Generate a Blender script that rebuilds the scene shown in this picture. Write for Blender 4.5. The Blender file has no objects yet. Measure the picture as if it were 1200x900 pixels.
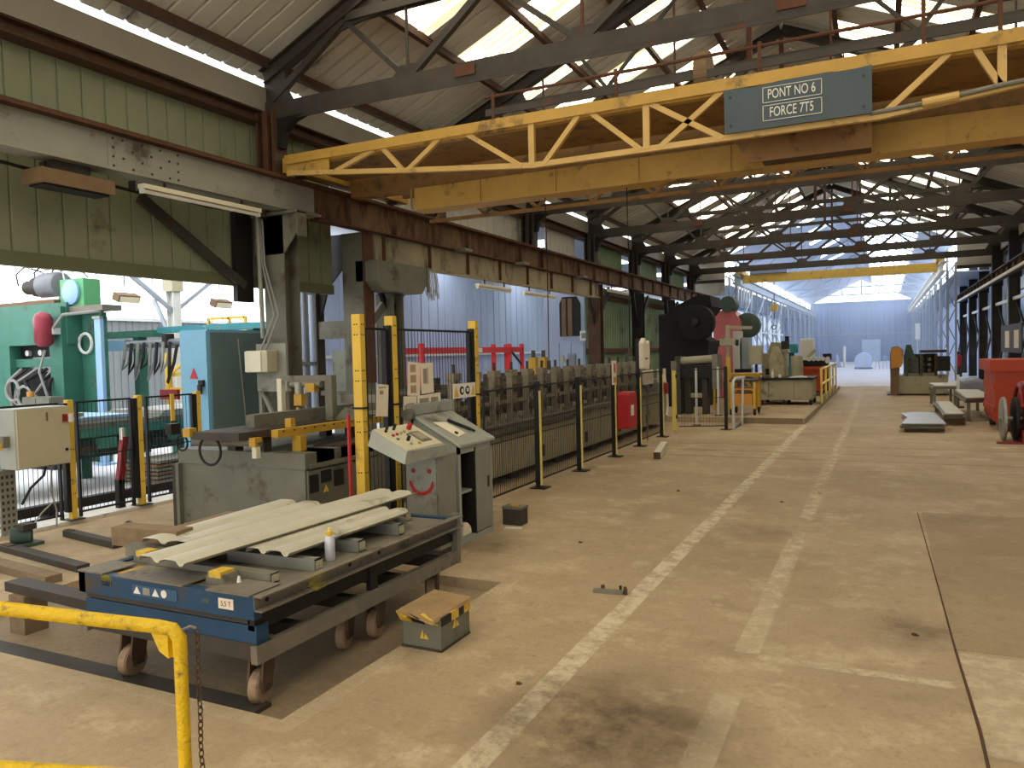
import bpy, bmesh, math, random
from mathutils import Vector, Matrix
random.seed(7)
S = bpy.context.scene
COL = S.collection
# ---------------------------------------------------------------- camera
cam_d = bpy.data.cameras.new('camera'); cam = bpy.data.objects.new('camera', cam_d); COL.objects.link(cam)
cam_d.sensor_fit = 'HORIZONTAL'; cam_d.sensor_width = 36.0; cam_d.lens = 900 / 1200 * 36
cam_d.clip_start = 0.05; cam_d.clip_end = 400
def cam_axes():
    f = 900.0; vx, vy, sl = 1035.0, 404.0, -0.025
    y = Vector(((vx - 600) / f, -(vy - 450) / f, -1)).normalized()
    q = Vector(((vx + 100 - 600) / f, -(vy + 100 * sl - 450) / f, -1))
    z = q.cross(y).normalized()
    if z.y < 0: z = -z
    x = y.cross(z)
    return Matrix((x, y, z))
cam.matrix_world = Matrix.Translation((0, 0, 1.6)) @ cam_axes().to_4x4()
S.camera = cam
# ---------------------------------------------------------------- world: an even overcast sky
W = bpy.data.worlds.new('overcast_sky'); S.world = W; W.use_nodes = True
wn = W.node_tree.nodes; wl = W.node_tree.links; wn.clear()
w_out = wn.new('ShaderNodeOutputWorld'); w_bg = wn.new('ShaderNodeBackground')
w_bg.inputs[0].default_value = (1.0, 0.975, 0.94, 1); w_bg.inputs[1].default_value = 1.9
wl.new(w_bg.outputs[0], w_out.inputs[0])
S.view_settings.view_transform = 'Standard'; S.view_settings.look = 'None'
S.view_settings.gamma = 1.0; S.view_settings.exposure = 0.25; S.view_settings.use_curve_mapping = False
S.cycles.use_denoising = True; S.cycles.max_bounces = 8; S.cycles.diffuse_bounces = 5
S.cycles.transparent_max_bounces = 12; S.cycles.sample_clamp_indirect = 6.0
S.cycles.caustics_reflective = False; S.cycles.caustics_refractive = False

# ---------------------------------------------------------------- helpers
def lin(c):
    c = c / 255.0
    return c / 12.92 if c <= 0.04045 else ((c + 0.055) / 1.055) ** 2.4
def rgb(c): return (lin(c[0]), lin(c[1]), lin(c[2]), 1)
MATS = {}
def mat(name, c, rough=0.6, metal=0.0, var=0.18, scale=3.0, rust=0.0, rustc=(92, 52, 30), bump=0.0, dirt=0.0, stretch=(1, 1, 1), spec=0.4):
    m = bpy.data.materials.new(name); m.use_nodes = True; N = m.node_tree.nodes; L = m.node_tree.links
    b = N['Principled BSDF']; b.inputs['Roughness'].default_value = rough; b.inputs['Metallic'].default_value = metal
    b.inputs['Specular IOR Level'].default_value = spec
    geo = N.new('ShaderNodeNewGeometry'); mp = N.new('ShaderNodeMapping'); mp.inputs['Scale'].default_value = stretch
    L.new(geo.outputs['Position'], mp.inputs['Vector'])
    n1 = N.new('ShaderNodeTexNoise'); n1.inputs['Scale'].default_value = scale; n1.inputs['Detail'].default_value = 6; n1.inputs['Roughness'].default_value = 0.65
    L.new(mp.outputs[0], n1.inputs['Vector'])
    base = rgb(c); r = N.new('ShaderNodeValToRGB')
    r.color_ramp.elements[0].position = 0.3; r.color_ramp.elements[1].position = 0.7
    lo, hi = 1 - var, 1 + var
    r.color_ramp.elements[0].color = (base[0] * lo, base[1] * lo, base[2] * lo, 1)
    r.color_ramp.elements[1].color = (min(1, base[0] * hi), min(1, base[1] * hi), min(1, base[2] * hi), 1)
    L.new(n1.outputs['Fac'], r.inputs['Fac']); out = r.outputs['Color']
    def layer(amount, colr, sc, seed):
        nonlocal out
        n2 = N.new('ShaderNodeTexNoise'); n2.inputs['Scale'].default_value = sc; n2.inputs['Detail'].default_value = 8; n2.inputs['Roughness'].default_value = 0.7
        ad = N.new('ShaderNodeVectorMath'); ad.inputs[1].default_value = (seed, seed * 2.1, -seed); L.new(mp.outputs[0], ad.inputs[0]); L.new(ad.outputs[0], n2.inputs['Vector'])
        rr = N.new('ShaderNodeValToRGB'); t = 0.66 - 0.3 * amount
        rr.color_ramp.elements[0].position = max(0, t - 0.05); rr.color_ramp.elements[1].position = min(1, t + 0.08)
        rr.color_ramp.elements[0].color = (0, 0, 0, 1); rr.color_ramp.elements[1].color = (1, 1, 1, 1)
        L.new(n2.outputs['Fac'], rr.inputs['Fac'])
        mx = N.new('ShaderNodeMixRGB'); mx.inputs['Color2'].default_value = rgb(colr)
        L.new(rr.outputs['Color'], mx.inputs['Fac']); L.new(out, mx.inputs['Color1']); out = mx.outputs['Color']
    if dirt: layer(dirt, (74, 64, 48), scale * 0.8, 11.3)
    if rust: layer(rust, rustc, scale * 1.6, 3.7)
    L.new(out, b.inputs['Base Color'])
    if bump:
        bp = N.new('ShaderNodeBump'); bp.inputs['Strength'].default_value = bump; bp.inputs['Distance'].default_value = 0.02
        n3 = N.new('ShaderNodeTexNoise'); n3.inputs['Scale'].default_value = scale * 6; n3.inputs['Detail'].default_value = 5
        L.new(mp.outputs[0], n3.inputs['Vector']); L.new(n3.outputs['Fac'], bp.inputs['Height']); L.new(bp.outputs[0], b.inputs['Normal'])
    MATS[name] = m; return m
def emat(name, c, strength, var=0.06, streak=(1, 1, 1), scale=2.0, lo=None, pos=(.3, .6)):
    """a backlit daylight pane"""
    m = bpy.data.materials.new(name); m.use_nodes = True; N = m.node_tree.nodes; L = m.node_tree.links
    N.clear(); o = N.new('ShaderNodeOutputMaterial'); e = N.new('ShaderNodeEmission'); e.inputs[1].default_value = strength
    geo = N.new('ShaderNodeNewGeometry'); mp = N.new('ShaderNodeMapping'); mp.inputs['Scale'].default_value = streak
    n = N.new('ShaderNodeTexNoise'); n.inputs['Scale'].default_value = scale; n.inputs['Detail'].default_value = 4
    L.new(geo.outputs['Position'], mp.inputs[0]); L.new(mp.outputs[0], n.inputs['Vector'])
    r = N.new('ShaderNodeValToRGB'); b = rgb(c)
    r.color_ramp.elements[0].position = pos[0]; r.color_ramp.elements[1].position = pos[1]
    r.color_ramp.elements[0].color = (b[0] * (1 - var), b[1] * (1 - var * 1.2), b[2] * (1 - var * 2), 1); r.color_ramp.elements[1].color = b
    if lo: r.color_ramp.elements[0].color = (lo[0], lo[1], lo[2], 1)
    L.new(n.outputs['Fac'], r.inputs[0]); L.new(r.outputs[0], e.inputs[0]); L.new(e.outputs[0], o.inputs[0])
    MATS[name] = m; return m

class G:
    """collects shapes, links them as ONE mesh object"""
    def __init__(s): s.v = []; s.f = []
    def quadbox(s, P):
        i = len(s.v); s.v += [tuple(p) for p in P]
        s.f += [(i, i + 3, i + 2, i + 1), (i + 4, i + 5, i + 6, i + 7), (i, i + 1, i + 5, i + 4), (i + 1, i + 2, i + 6, i + 5), (i + 2, i + 3, i + 7, i + 6), (i + 3, i, i + 4, i + 7)]
        return s
    def b(s, x0, x1, y0, y1, z0, z1):
        if x0 > x1: x0, x1 = x1, x0
        if y0 > y1: y0, y1 = y1, y0
        if z0 > z1: z0, z1 = z1, z0
        return s.quadbox([(x0, y0, z0), (x1, y0, z0), (x1, y1, z0), (x0, y1, z0), (x0, y0, z1), (x1, y0, z1), (x1, y1, z1), (x0, y1, z1)])
    def bc(s, c, d, rz=0.0, rx=0.0, ry=0.0):
        from mathutils import Euler
        R = Euler((rx, ry, rz)).to_matrix(); c = Vector(c); hx, hy, hz = d[0] / 2, d[1] / 2, d[2] / 2
        return s.quadbox([c + R @ Vector(p) for p in [(-hx, -hy, -hz), (hx, -hy, -hz), (hx, hy, -hz), (-hx, hy, -hz), (-hx, -hy, hz), (hx, -hy, hz), (hx, hy, hz), (-hx, hy, hz)]])
    @staticmethod
    def frame(p, q, up=(0, 0, 1)):
        p, q = Vector(p), Vector(q); d = (q - p).normalized(); u = Vector(up)
        if abs(d.dot(u)) > 0.98: u = Vector((0, 1, 0)) if abs(d.y) < 0.9 else Vector((1, 0, 0))
        a = d.cross(u).normalized(); u = a.cross(d).normalized()
        return p, q, a, u
    def bar(s, p, q, w, h, up=(0, 0, 1), ow=0.0, oh=0.0):
        p, q, a, u = s.frame(p, q, up); o = a * ow + u * oh; p = p + o; q = q + o; w /= 2; h /= 2
        return s.quadbox([p - a * w - u * h, p + a * w - u * h, p + a * w + u * h, p - a * w + u * h, q - a * w - u * h, q + a * w - u * h, q + a * w + u * h, q - a * w + u * h])
    def flat(s, x0, x1, y0, y1, z):
        i = len(s.v); s.v += [(x0, y0, z), (x1, y0, z), (x1, y1, z), (x0, y1, z)]; s.f.append((i, i + 1, i + 2, i + 3)); return s
    def ibeam(s, p, q, w, h, t=0.015, up=(0, 0, 1)):
        s.bar(p, q, w, t, up, 0, h / 2 - t / 2); s.bar(p, q, w, t, up, 0, -h / 2 + t / 2); return s.bar(p, q, t, h - 2 * t, up)
    def ang(s, p, q, w, t=0.01, up=(0, 0, 1), sgn=1):
        s.bar(p, q, w, t, up, sgn * w / 2, 0); return s.bar(p, q, t, w, up, 0, w / 2)
    def chan(s, p, q, w, h, t=0.008, up=(0, 0, 1), sgn=1):
        s.bar(p, q, t, h, up); s.bar(p, q, w, t, up, sgn * w / 2, h / 2 - t / 2); return s.bar(p, q, w, t, up, sgn * w / 2, -h / 2 + t / 2)
    def cyl(s, p, q, r, r2=None, n=14, cap=True):
        r2 = r if r2 is None else r2; p, q, a, u = s.frame(p, q); i = len(s.v)
        for k in range(n):
            t = 2 * math.pi * k / n; e = a * math.cos(t) + u * math.sin(t); s.v += [tuple(p + e * r), tuple(q + e * r2)]
        for k in range(n):
            j = (k + 1) % n; s.f.append((i + 2 * k, i + 2 * j, i + 2 * j + 1, i + 2 * k + 1))
        if cap: s.f.append(tuple(i + 2 * k for k in range(n))[::-1]); s.f.append(tuple(i + 2 * k + 1 for k in range(n)))
        return s
    def tube(s, pts, r, n=8):
        P = [Vector(p) for p in pts]; i0 = len(s.v); u = Vector((0, 0, 1))
        for k, p in enumerate(P):
            d = (P[min(k + 1, len(P) - 1)] - P[max(k - 1, 0)]).normalized()
            if abs(d.dot(u)) > 0.97: u = Vector((0, 1, 0.01)) if abs(d.y) < .9 else Vector((1, 0, 0))
            a = d.cross(u).normalized(); u2 = a.cross(d).normalized(); u = u2
            for j in range(n):
                t = 2 * math.pi * j / n; s.v.append(tuple(p + (a * math.cos(t) + u2 * math.sin(t)) * r))
        for k in range(len(P) - 1):
            for j in range(n):
                a0 = i0 + k * n + j; a1 = i0 + k * n + (j + 1) % n; s.f.append((a0, a1, a1 + n, a0 + n))
        s.f.append(tuple(i0 + j for j in range(n))[::-1]); s.f.append(tuple(i0 + (len(P) - 1) * n + j for j in range(n)))
        return s
    def prism(s, poly, axis, a, b):
        """polygon in the two other axes (in x,y,z order), extruded along axis from a to b"""
        i = len(s.v); n = len(poly)
        def mk(p, t): return (t, p[0], p[1]) if axis == 0 else (p[0], t, p[1]) if axis == 1 else (p[0], p[1], t)
        s.v += [mk(p, a) for p in poly] + [mk(p, b) for p in poly]
        s.f.append(tuple(range(i, i + n))); s.f.append(tuple(range(i + 2 * n - 1, i + n - 1, -1)))
        for k in range(n):
            j = (k + 1) % n; s.f.append((i + k, i + n + k, i + n + j, i + j))
        return s
    def ring(s, c, axis, R, r, n=20, m=6):
        c = Vector(c); ax = Vector(axis).normalized(); _, _, a, u = s.frame(c, c + ax); i0 = len(s.v)
        for k in range(n):
            t = 2 * math.pi * k / n; e = a * math.cos(t) + u * math.sin(t)
            for j in range(m):
                q = 2 * math.pi * j / m; s.v.append(tuple(c + e * (R + r * math.cos(q)) + ax * (r * math.sin(q))))
        for k in range(n):
            for j in range(m):
                k2 = (k + 1) % n; j2 = (j + 1) % m; s.f.append((i0 + k * m + j, i0 + k2 * m + j, i0 + k2 * m + j2, i0 + k * m + j2))
        return s
    def lathe(s, c, axis, prof, n=18):
        """prof: (distance along axis, radius)"""
        c = Vector(c); ax = Vector(axis).normalized(); _, _, a, u = s.frame(c, c + ax); i0 = len(s.v); m = len(prof)
        for k in range(n):
            t = 2 * math.pi * k / n; e = a * math.cos(t) + u * math.sin(t)
            for d, r in prof: s.v.append(tuple(c + ax * d + e * max(r, 1e-4)))
        for k in range(n):
            k2 = (k + 1) % n
            for j in range(m - 1): s.f.append((i0 + k * m + j, i0 + k2 * m + j, i0 + k2 * m + j + 1, i0 + k * m + j + 1))
        s.f.append(tuple(i0 + k * m for k in range(n))[::-1]); s.f.append(tuple(i0 + k * m + m - 1 for k in range(n)))
        return s
    def sheet(s, o, du, dv, prof, nv, t=0.004):
        """profiled sheet: o origin, du across unit, dv along vector (full length), prof list of (across, up); up given by normal"""
        o, du, dv = Vector(o), Vector(du).normalized(), Vector(dv); nrm = du.cross(dv).normalized(); i0 = len(s.v); n = len(prof)
        for side in (0, -t):
            for k in (0, 1):
                for (a, h) in prof: s.v.append(tuple(o + du * a + nrm * (h + side) + dv * k))
        for j in range(n - 1):
            s.f.append((i0 + j, i0 + j + 1, i0 + n + j + 1, i0 + n + j)); q = i0 + 2 * n
            s.f.append((q + j + 1, q + j, q + n + j, q + n + j + 1))
            s.f.append((i0 + j + 1, i0 + j, q + j, q + j + 1)); s.f.append((i0 + n + j, i0 + n + j + 1, q + n + j + 1, q + n + j))
        q = i0 + 2 * n
        s.f.append((i0, i0 + n, q + n, q)); s.f.append((i0 + n - 1, q + n - 1, q + 2 * n - 1, i0 + 2 * n - 1))
        return s
    def mesh(s, name, m, off=Vector((0, 0, 0)), smooth=False):
        me = bpy.data.meshes.new(name); me.from_pydata([(x - off.x, y - off.y, z - off.z) for x, y, z in s.v], [], s.f)
        bm = bmesh.new(); bm.from_mesh(me); bmesh.ops.recalc_face_normals(bm, faces=bm.faces); bm.to_mesh(me); bm.free()
        if smooth:
            me.shade_smooth()
            try: me.set_sharp_from_angle(angle=math.radians(38))
            except Exception: pass
        me.materials.append(MATS[m] if isinstance(m, str) else m); return me
    def o(s, name, m, parent=None, at=None, smooth=False, label=None, bevel=0):
        off = wloc(parent) if parent is not None else Vector(at or (0, 0, 0))
        ob = bpy.data.objects.new(name, s.mesh(name, m, off, smooth)); COL.objects.link(ob)
        if parent is not None: ob.parent = parent
        else: ob.location = off
        if label: ob['label'] = label
        if bevel:
            md = ob.modifiers.new('bevel', 'BEVEL'); md.width = bevel; md.segments = 2; md.limit_method = 'ANGLE'
        return ob
def wloc(o):
    v = Vector((0, 0, 0))
    while o is not None: v += o.location; o = o.parent
    return v
def tag(o, label, cat, group=None, kind=None):
    if label: o['label'] = label
    if cat: o['category'] = cat
    if group: o['group'] = group
    if kind: o['kind'] = kind
    return o
def thing(name, label, cat, loc=(0, 0, 0), group=None):
    o = bpy.data.objects.new(name, None); COL.objects.link(o); o.location = loc; o.empty_display_size = 0.1
    return tag(o, label, cat, group)
def struct(o): o['kind'] = 'structure'; return o
def copy_tree(o, loc=None, rz=None, label=None, parent=None, kids=None):
    c = o.copy(); COL.objects.link(c)
    if parent is not None: c.parent = parent; c.matrix_parent_inverse = o.matrix_parent_inverse.copy()
    if loc is not None: c.location = loc
    if rz is not None: c.rotation_euler = (0, 0, rz)
    if label: c['label'] = label
    for ch in KIDS(o): copy_tree(ch, parent=c)
    return c
def KIDS(o): return [x for x in o.children]
def twin(src, name, parent, loc, rot=(0, 0, 0), m=None):
    """another part that shares a mesh"""
    c = bpy.data.objects.new(name, src if isinstance(src, bpy.types.Mesh) else src.data); COL.objects.link(c); c.parent = parent
    c.location = Vector(loc) - (wloc(parent) if parent is not None else Vector((0, 0, 0))); c.rotation_euler = rot; return c
def text(s, name, m, parent, loc, size, rot, align='CENTER', depth=0.002, sx=1.0):
    cu = bpy.data.curves.new(name, 'FONT'); cu.body = s; cu.size = size; cu.align_x = align; cu.align_y = 'CENTER'; cu.extrude = depth
    t = bpy.data.objects.new(name, cu); COL.objects.link(t)
    me = bpy.data.meshes.new_from_object(t.evaluated_get(bpy.context.evaluated_depsgraph_get())); bpy.data.objects.remove(t)
    me.materials.clear(); me.materials.append(MATS[m]); ob = bpy.data.objects.new(name, me); COL.objects.link(ob)
    ob.parent = parent; ob.location = Vector(loc) - (wloc(parent) if parent is not None else Vector((0, 0, 0)))
    ob.rotation_euler = rot; ob.scale = (sx, 1, 1); return ob
ORD = ['first', 'second', 'third', 'fourth', 'fifth', 'sixth', 'seventh', 'eighth', 'ninth', 'tenth', 'eleventh', 'twelfth', 'thirteenth', 'fourteenth', 'fifteenth', 'sixteenth']
FRONT = (math.pi / 2, 0, 0)              # text that faces -Y
SIDE = (math.pi / 2, 0, math.pi / 2)     # text that faces +X
# ---------------------------------------------------------------- materials
mat('sheet_grey', (204, 200, 186), .6, .0, .08, 1.2, dirt=.03)
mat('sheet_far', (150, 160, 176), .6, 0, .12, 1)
mat('steel_dark', (64, 59, 51), .65, .15, .25, 3, rust=.12)
mat('steel_rust', (88, 58, 40), .8, .1, .3, 4, rust=.4)
mat('steel_brown', (78, 56, 38), .75, .1, .3, 5, rust=.35, dirt=.2)
mat('girder_grey', (146, 144, 130), .6, .1, .1, 1.5, rust=.06, dirt=.12)
mat('girder_rust', (104, 80, 52), .8, .1, .35, 2.5, rust=.5, rustc=(72, 42, 24), stretch=(1, 1, .35))
mat('girder_pale', (150, 138, 108), .75, .05, .18, 2, rust=.15, dirt=.2, stretch=(1, 1, .4))
mat('column_grey', (112, 110, 94), .6, .1, .15, 2, dirt=.2, rust=.05)
mat('green_panel', (136, 140, 110), .6, .05, .08, 1.2, dirt=.08)
mat('green_panel_old', (126, 148, 112), .65, 0, .14, 1.5, dirt=.15)
mat('green_trim', (104, 108, 76), .6, .05, .08, 1.5)
mat('gutter_grey', (150, 144, 128), .6, .1, .1, 1)
mat('crane_yellow', (186, 146, 66), .55, .05, .12, 2.5, dirt=.13, rust=.05)
mat('crane_pale', (200, 164, 96), .55, .1, .1, 2.5, dirt=.1)
mat('sign_slate', (72, 84, 88), .6, .05, .1, 2)
mat('paint_white', (226, 222, 208), .6, 0, .05, 3)
mat('paint_black', (22, 22, 22), .5, 0, .1, 3)
mat('steel_black', (30, 28, 25), .6, .2, .2, 4)
mat('safety_yellow', (218, 180, 66), .5, 0, .1, 4, dirt=.08)
mat('rail_yellow', (224, 184, 26), .45, 0, .12, 14, rust=.22, rustc=(120, 104, 60), bump=.35)
mat('stripe_yellow', (236, 214, 110), .5, 0, .06, 5)
mat('machine_grey', (112, 112, 98), .5, .15, .14, 3, dirt=.16)
mat('mid_grey', (138, 138, 124), .5, .1, .1, 3, dirt=.1)
mat('cab_grey', (156, 158, 146), .5, .05, .1, 3, dirt=.1)
mat('cab_beige', (206, 198, 166), .5, .05, .06, 3, dirt=.05)
mat('box_cream', (180, 172, 142), .5, 0, .05, 3)
mat('box_white', (214, 208, 184), .5, 0, .05, 3)
mat('cart_blue', (30, 66, 96), .5, .1, .18, 4, dirt=.16)
mat('cart_grey', (124, 116, 102), .6, .2, .16, 5, dirt=.22)
mat('galv', (152, 152, 142), .4, .4, .1, 5)
mat('galv_dull', (124, 120, 106), .55, .3, .14, 5, dirt=.15)
mat('corr_sheet', (196, 190, 170), .5, .15, .08, 3, dirt=.1)
mat('wheel_tan', (156, 130, 104), .6, .1, .15, 6, dirt=.2)
mat('caster_brown', (94, 74, 56), .7, .2, .2, 6, rust=.3)
mat('blue_cab', (112, 160, 184), .5, .05, .08, 2)
mat('press_green', (62, 118, 100), .5, .1, .18, 2.5, dirt=.12)
mat('gear_green', (92, 164, 112), .5, .05, .08, 3)
mat('pale_blue', (150, 186, 222), .5, .05, .05, 3)
mat('teal', (60, 140, 150), .5, 0, .1, 3)
mat('red_paint', (172, 32, 36), .45, 0, .12, 4)
mat('red_dark', (132, 34, 36), .45, .1, .15, 5)
mat('maroon', (140, 50, 62), .4, .2, .12, 6)
mat('red_frame', (226, 60, 60), .5, 0, .08, 3)
mat('orange_red', (176, 64, 28), .55, 0, .1, 3, dirt=.05)
mat('orange', (204, 142, 58), .55, 0, .1, 3, dirt=.1)
mat('machine_black', (9, 9, 9), .8, 0, .25, 3)
mat('pink_red', (206, 116, 118), .5, 0, .15, 1.5)
mat('green_dark', (66, 84, 74), .6, .1, .2, 4)
mat('motor_grey', (124, 126, 132), .45, .3, .1, 5)
mat('rubber', (36, 34, 34), .8, 0, .1, 5)
mat('cable_grey', (140, 138, 132), .6, 0, .1, 5)
mat('timber', (128, 108, 80), .85, 0, .25, 9, bump=.2, stretch=(1, .25, 1))
mat('plank', (162, 146, 118), .85, 0, .2, 6, bump=.15)
mat('card', (150, 122, 84), .8, 0, .2, 8, bump=.2)
mat('paper', (226, 214, 188), .8, 0, .05, 10)
mat('paper_tan', (172, 140, 110), .8, 0, .15, 30)
mat('print_grey', (150, 138, 120), .8, 0, .2, 60)
mat('sticker_blue', (52, 84, 116), .5, 0, .1, 10)
mat('beige_machine', (160, 152, 116), .55, .05, .12, 3, dirt=.1)
mat('olive_grey', (164, 156, 128), .6, .05, .1, 3, dirt=.15)
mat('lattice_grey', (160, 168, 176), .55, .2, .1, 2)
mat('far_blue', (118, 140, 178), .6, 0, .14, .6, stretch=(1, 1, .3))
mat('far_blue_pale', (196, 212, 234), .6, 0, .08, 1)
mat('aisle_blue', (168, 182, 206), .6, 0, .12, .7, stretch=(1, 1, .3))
mat('aisle_grey', (132, 136, 134), .65, 0, .1, 1.5, stretch=(1, 1, .3))
mat('white_steel', (214, 214, 208), .5, .1, .05, 3)
mat('lamp_white', (222, 214, 186), .4, 0, .03, 3)
mat('brown_box', (116, 92, 64), .7, 0, .15, 4)
mat('roller_steel', (90, 84, 70), .4, .6, .25, 8, dirt=.2)
mat('shiny_steel', (216, 214, 206), .25, .8, .05, 8)
mat('gold', (186, 146, 48), .5, .1, .12, 6)
mat('annex_floor', (222, 220, 222), .5, 0, .06, 1.5, spec=.7)
mat('kerb_white', (206, 200, 188), .8, 0, .1, 4, dirt=.15)
mat('can_label', (206, 206, 214), .35, .2, .04, 6)
emat('sky_warm', (255, 245, 222), 4.9, 0, (.2, 4, .2), 3, lo=(.21, .18, .105), pos=(.46, .53))
emat('sky_cool', (214, 229, 255), 9.0, .12, (1, 1, 1), 3)
mat('cab_side', (92, 112, 112), .5, .05, .08, 3)
mat('stand_grey', (136, 126, 104), .55, .15, .16, 6, dirt=.15)
emat('pane_pale', (206, 222, 248), 1.1, .15)
emat('win_white', (248, 251, 255), 4.8, .04)
emat('gable_light', (228, 240, 255), 4.0, .05)
# floor: stained tan concrete
def floor_mat(name, c0, c1, c2, dark):
    m = bpy.data.materials.new(name); m.use_nodes = True; N = m.node_tree.nodes; L = m.node_tree.links; b = N['Principled BSDF']
    b.inputs['Roughness'].default_value = .72; b.inputs['Specular IOR Level'].default_value = .25
    geo = N.new('ShaderNodeNewGeometry')
    def noise(sc, det=8, ro=.6, off=0, st=(1, 1, 1)):
        mp = N.new('ShaderNodeMapping'); mp.inputs['Location'].default_value = (off, off * 1.7, 0); mp.inputs['Scale'].default_value = st
        L.new(geo.outputs['Position'], mp.inputs[0]); n = N.new('ShaderNodeTexNoise'); n.inputs['Scale'].default_value = sc; n.inputs['Detail'].default_value = det; n.inputs['Roughness'].default_value = ro
        L.new(mp.outputs[0], n.inputs['Vector']); return n.outputs['Fac']
    def ramp(f, p0, p1, a, bb):
        r = N.new('ShaderNodeValToRGB'); r.color_ramp.elements[0].position = p0; r.color_ramp.elements[1].position = p1
        r.color_ramp.elements[0].color = a; r.color_ramp.elements[1].color = bb; L.new(f, r.inputs[0]); return r.outputs[0]
    def mix(f, a, colr):
        x = N.new('ShaderNodeMixRGB'); L.new(f, x.inputs[0]); L.new(a, x.inputs[1]); x.inputs[2].default_value = rgb(colr); return x.outputs[0]
    c = ramp(noise(.55), .33, .68, rgb(c0), rgb(c1))
    k, w = (0, 0, 0, 1), (1, 1, 1, 1)
    c = mix(ramp(noise(1.7, 9, .7, 5), .52, .72, k, (.75, .75, .75, 1)), c, c2)
    c = mix(ramp(noise(.9, 9, .72, 17, (.9, 1.2, 1)), .52, .74, k, (.6, .6, .6, 1)), c, dark)
    c = mix(ramp(noise(9, 6, .7, 3), .55, .75, k, (.55, .55, .55, 1)), c, dark)
    c = mix(ramp(noise(38, 5, .75, 23), .5, .68, k, (.4, .4, .4, 1)), c, dark); c = mix(ramp(noise(5, 8, .75, 31), .56, .7, k, (.6, .6, .6, 1)), c, c2)
    c = mix(ramp(noise(26, 3, .6, 8), .70, .76, k, (.8, .8, .8, 1)), c, (84, 66, 44))
    L.new(c, b.inputs['Base Color'])
    bp = N.new('ShaderNodeBump'); bp.inputs['Strength'].default_value = .25; bp.inputs['Distance'].default_value = .01
    L.new(noise(14, 8, .7), bp.inputs['Height']); L.new(bp.outputs[0], b.inputs['Normal']); MATS[name] = m
floor_mat('concrete', (160, 139, 108), (184, 162, 128), (207, 188, 153), (126, 107, 79))
floor_mat('concrete_slab', (149, 128, 98), (165, 144, 111), (179, 158, 125), (119, 101, 73))
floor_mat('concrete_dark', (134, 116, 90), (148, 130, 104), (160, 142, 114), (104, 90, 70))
floor_mat('concrete_far_lit', (196, 190, 188), (206, 200, 200), (216, 212, 214), (176, 168, 164))  # far floor: cool daylight put into a paler concrete colour
def worn(name, c, lo, hi, sc):
    m = bpy.data.materials.new(name); m.use_nodes = True; N = m.node_tree.nodes; L = m.node_tree.links; b = N['Principled BSDF']; o = N['Material Output']
    b.inputs['Base Color'].default_value = rgb(c); b.inputs['Roughness'].default_value = .75
    g = N.new('ShaderNodeNewGeometry'); n = N.new('ShaderNodeTexNoise'); n.inputs['Scale'].default_value = sc; n.inputs['Detail'].default_value = 9; n.inputs['Roughness'].default_value = .72
    L.new(g.outputs['Position'], n.inputs['Vector']); r = N.new('ShaderNodeValToRGB'); r.color_ramp.elements[0].position = lo; r.color_ramp.elements[1].position = hi
    r.color_ramp.elements[1].color = (.72, .72, .72, 1); L.new(n.outputs['Fac'], r.inputs[0]); t = N.new('ShaderNodeBsdfTransparent'); mx = N.new('ShaderNodeMixShader')
    L.new(r.outputs[0], mx.inputs[0]); L.new(t.outputs[0], mx.inputs[1]); L.new(b.outputs[0], mx.inputs[2]); L.new(mx.outputs[0], o.inputs[0]); MATS[name] = m
worn('worn_line', (228, 212, 178), .24, .56, 9)
worn('worn_dash', (222, 204, 168), .26, .62, 7)
worn('chipped_edge', (222, 202, 166), .36, .8, 10)
def stain(name, c, ctr, rad, amax=.75):
    worn(name, c, .3, .6, 3.5); N = MATS[name].node_tree.nodes; L = MATS[name].node_tree.links
    mx = [n for n in N if n.type == 'MIX_SHADER'][0]; old = mx.inputs[0].links[0].from_socket; geo = [n for n in N if n.type == 'NEW_GEOMETRY'][0]
    d = N.new('ShaderNodeVectorMath'); d.operation = 'DISTANCE'; d.inputs[1].default_value = ctr; L.new(geo.outputs['Position'], d.inputs[0])
    mr = N.new('ShaderNodeMapRange'); mr.inputs[1].default_value = rad * .25; mr.inputs[2].default_value = rad; mr.inputs[3].default_value = amax; mr.inputs[4].default_value = 0; L.new(d.outputs['Value'], mr.inputs[0])
    mu = N.new('ShaderNodeMath'); mu.operation = 'MULTIPLY'; L.new(mr.outputs[0], mu.inputs[0]); L.new(old, mu.inputs[1]); L.new(mu.outputs[0], mx.inputs[0])
worn('graffiti_red', (176, 40, 40), .2, .34, 40)
worn('paint_spill', (190, 176, 40), .45, .75, 9)
mat('crane_shade_brown', (138, 102, 54), .65, .1, .2, 3, dirt=.2, rust=.15)  # crane yellow with shade and warm bounce put into the base colour
# ================================================================ STRUCTURE
XR = -1.85
def roofz(x): return 5.73 + .446 * (5.8 - abs(x - XR))
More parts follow.
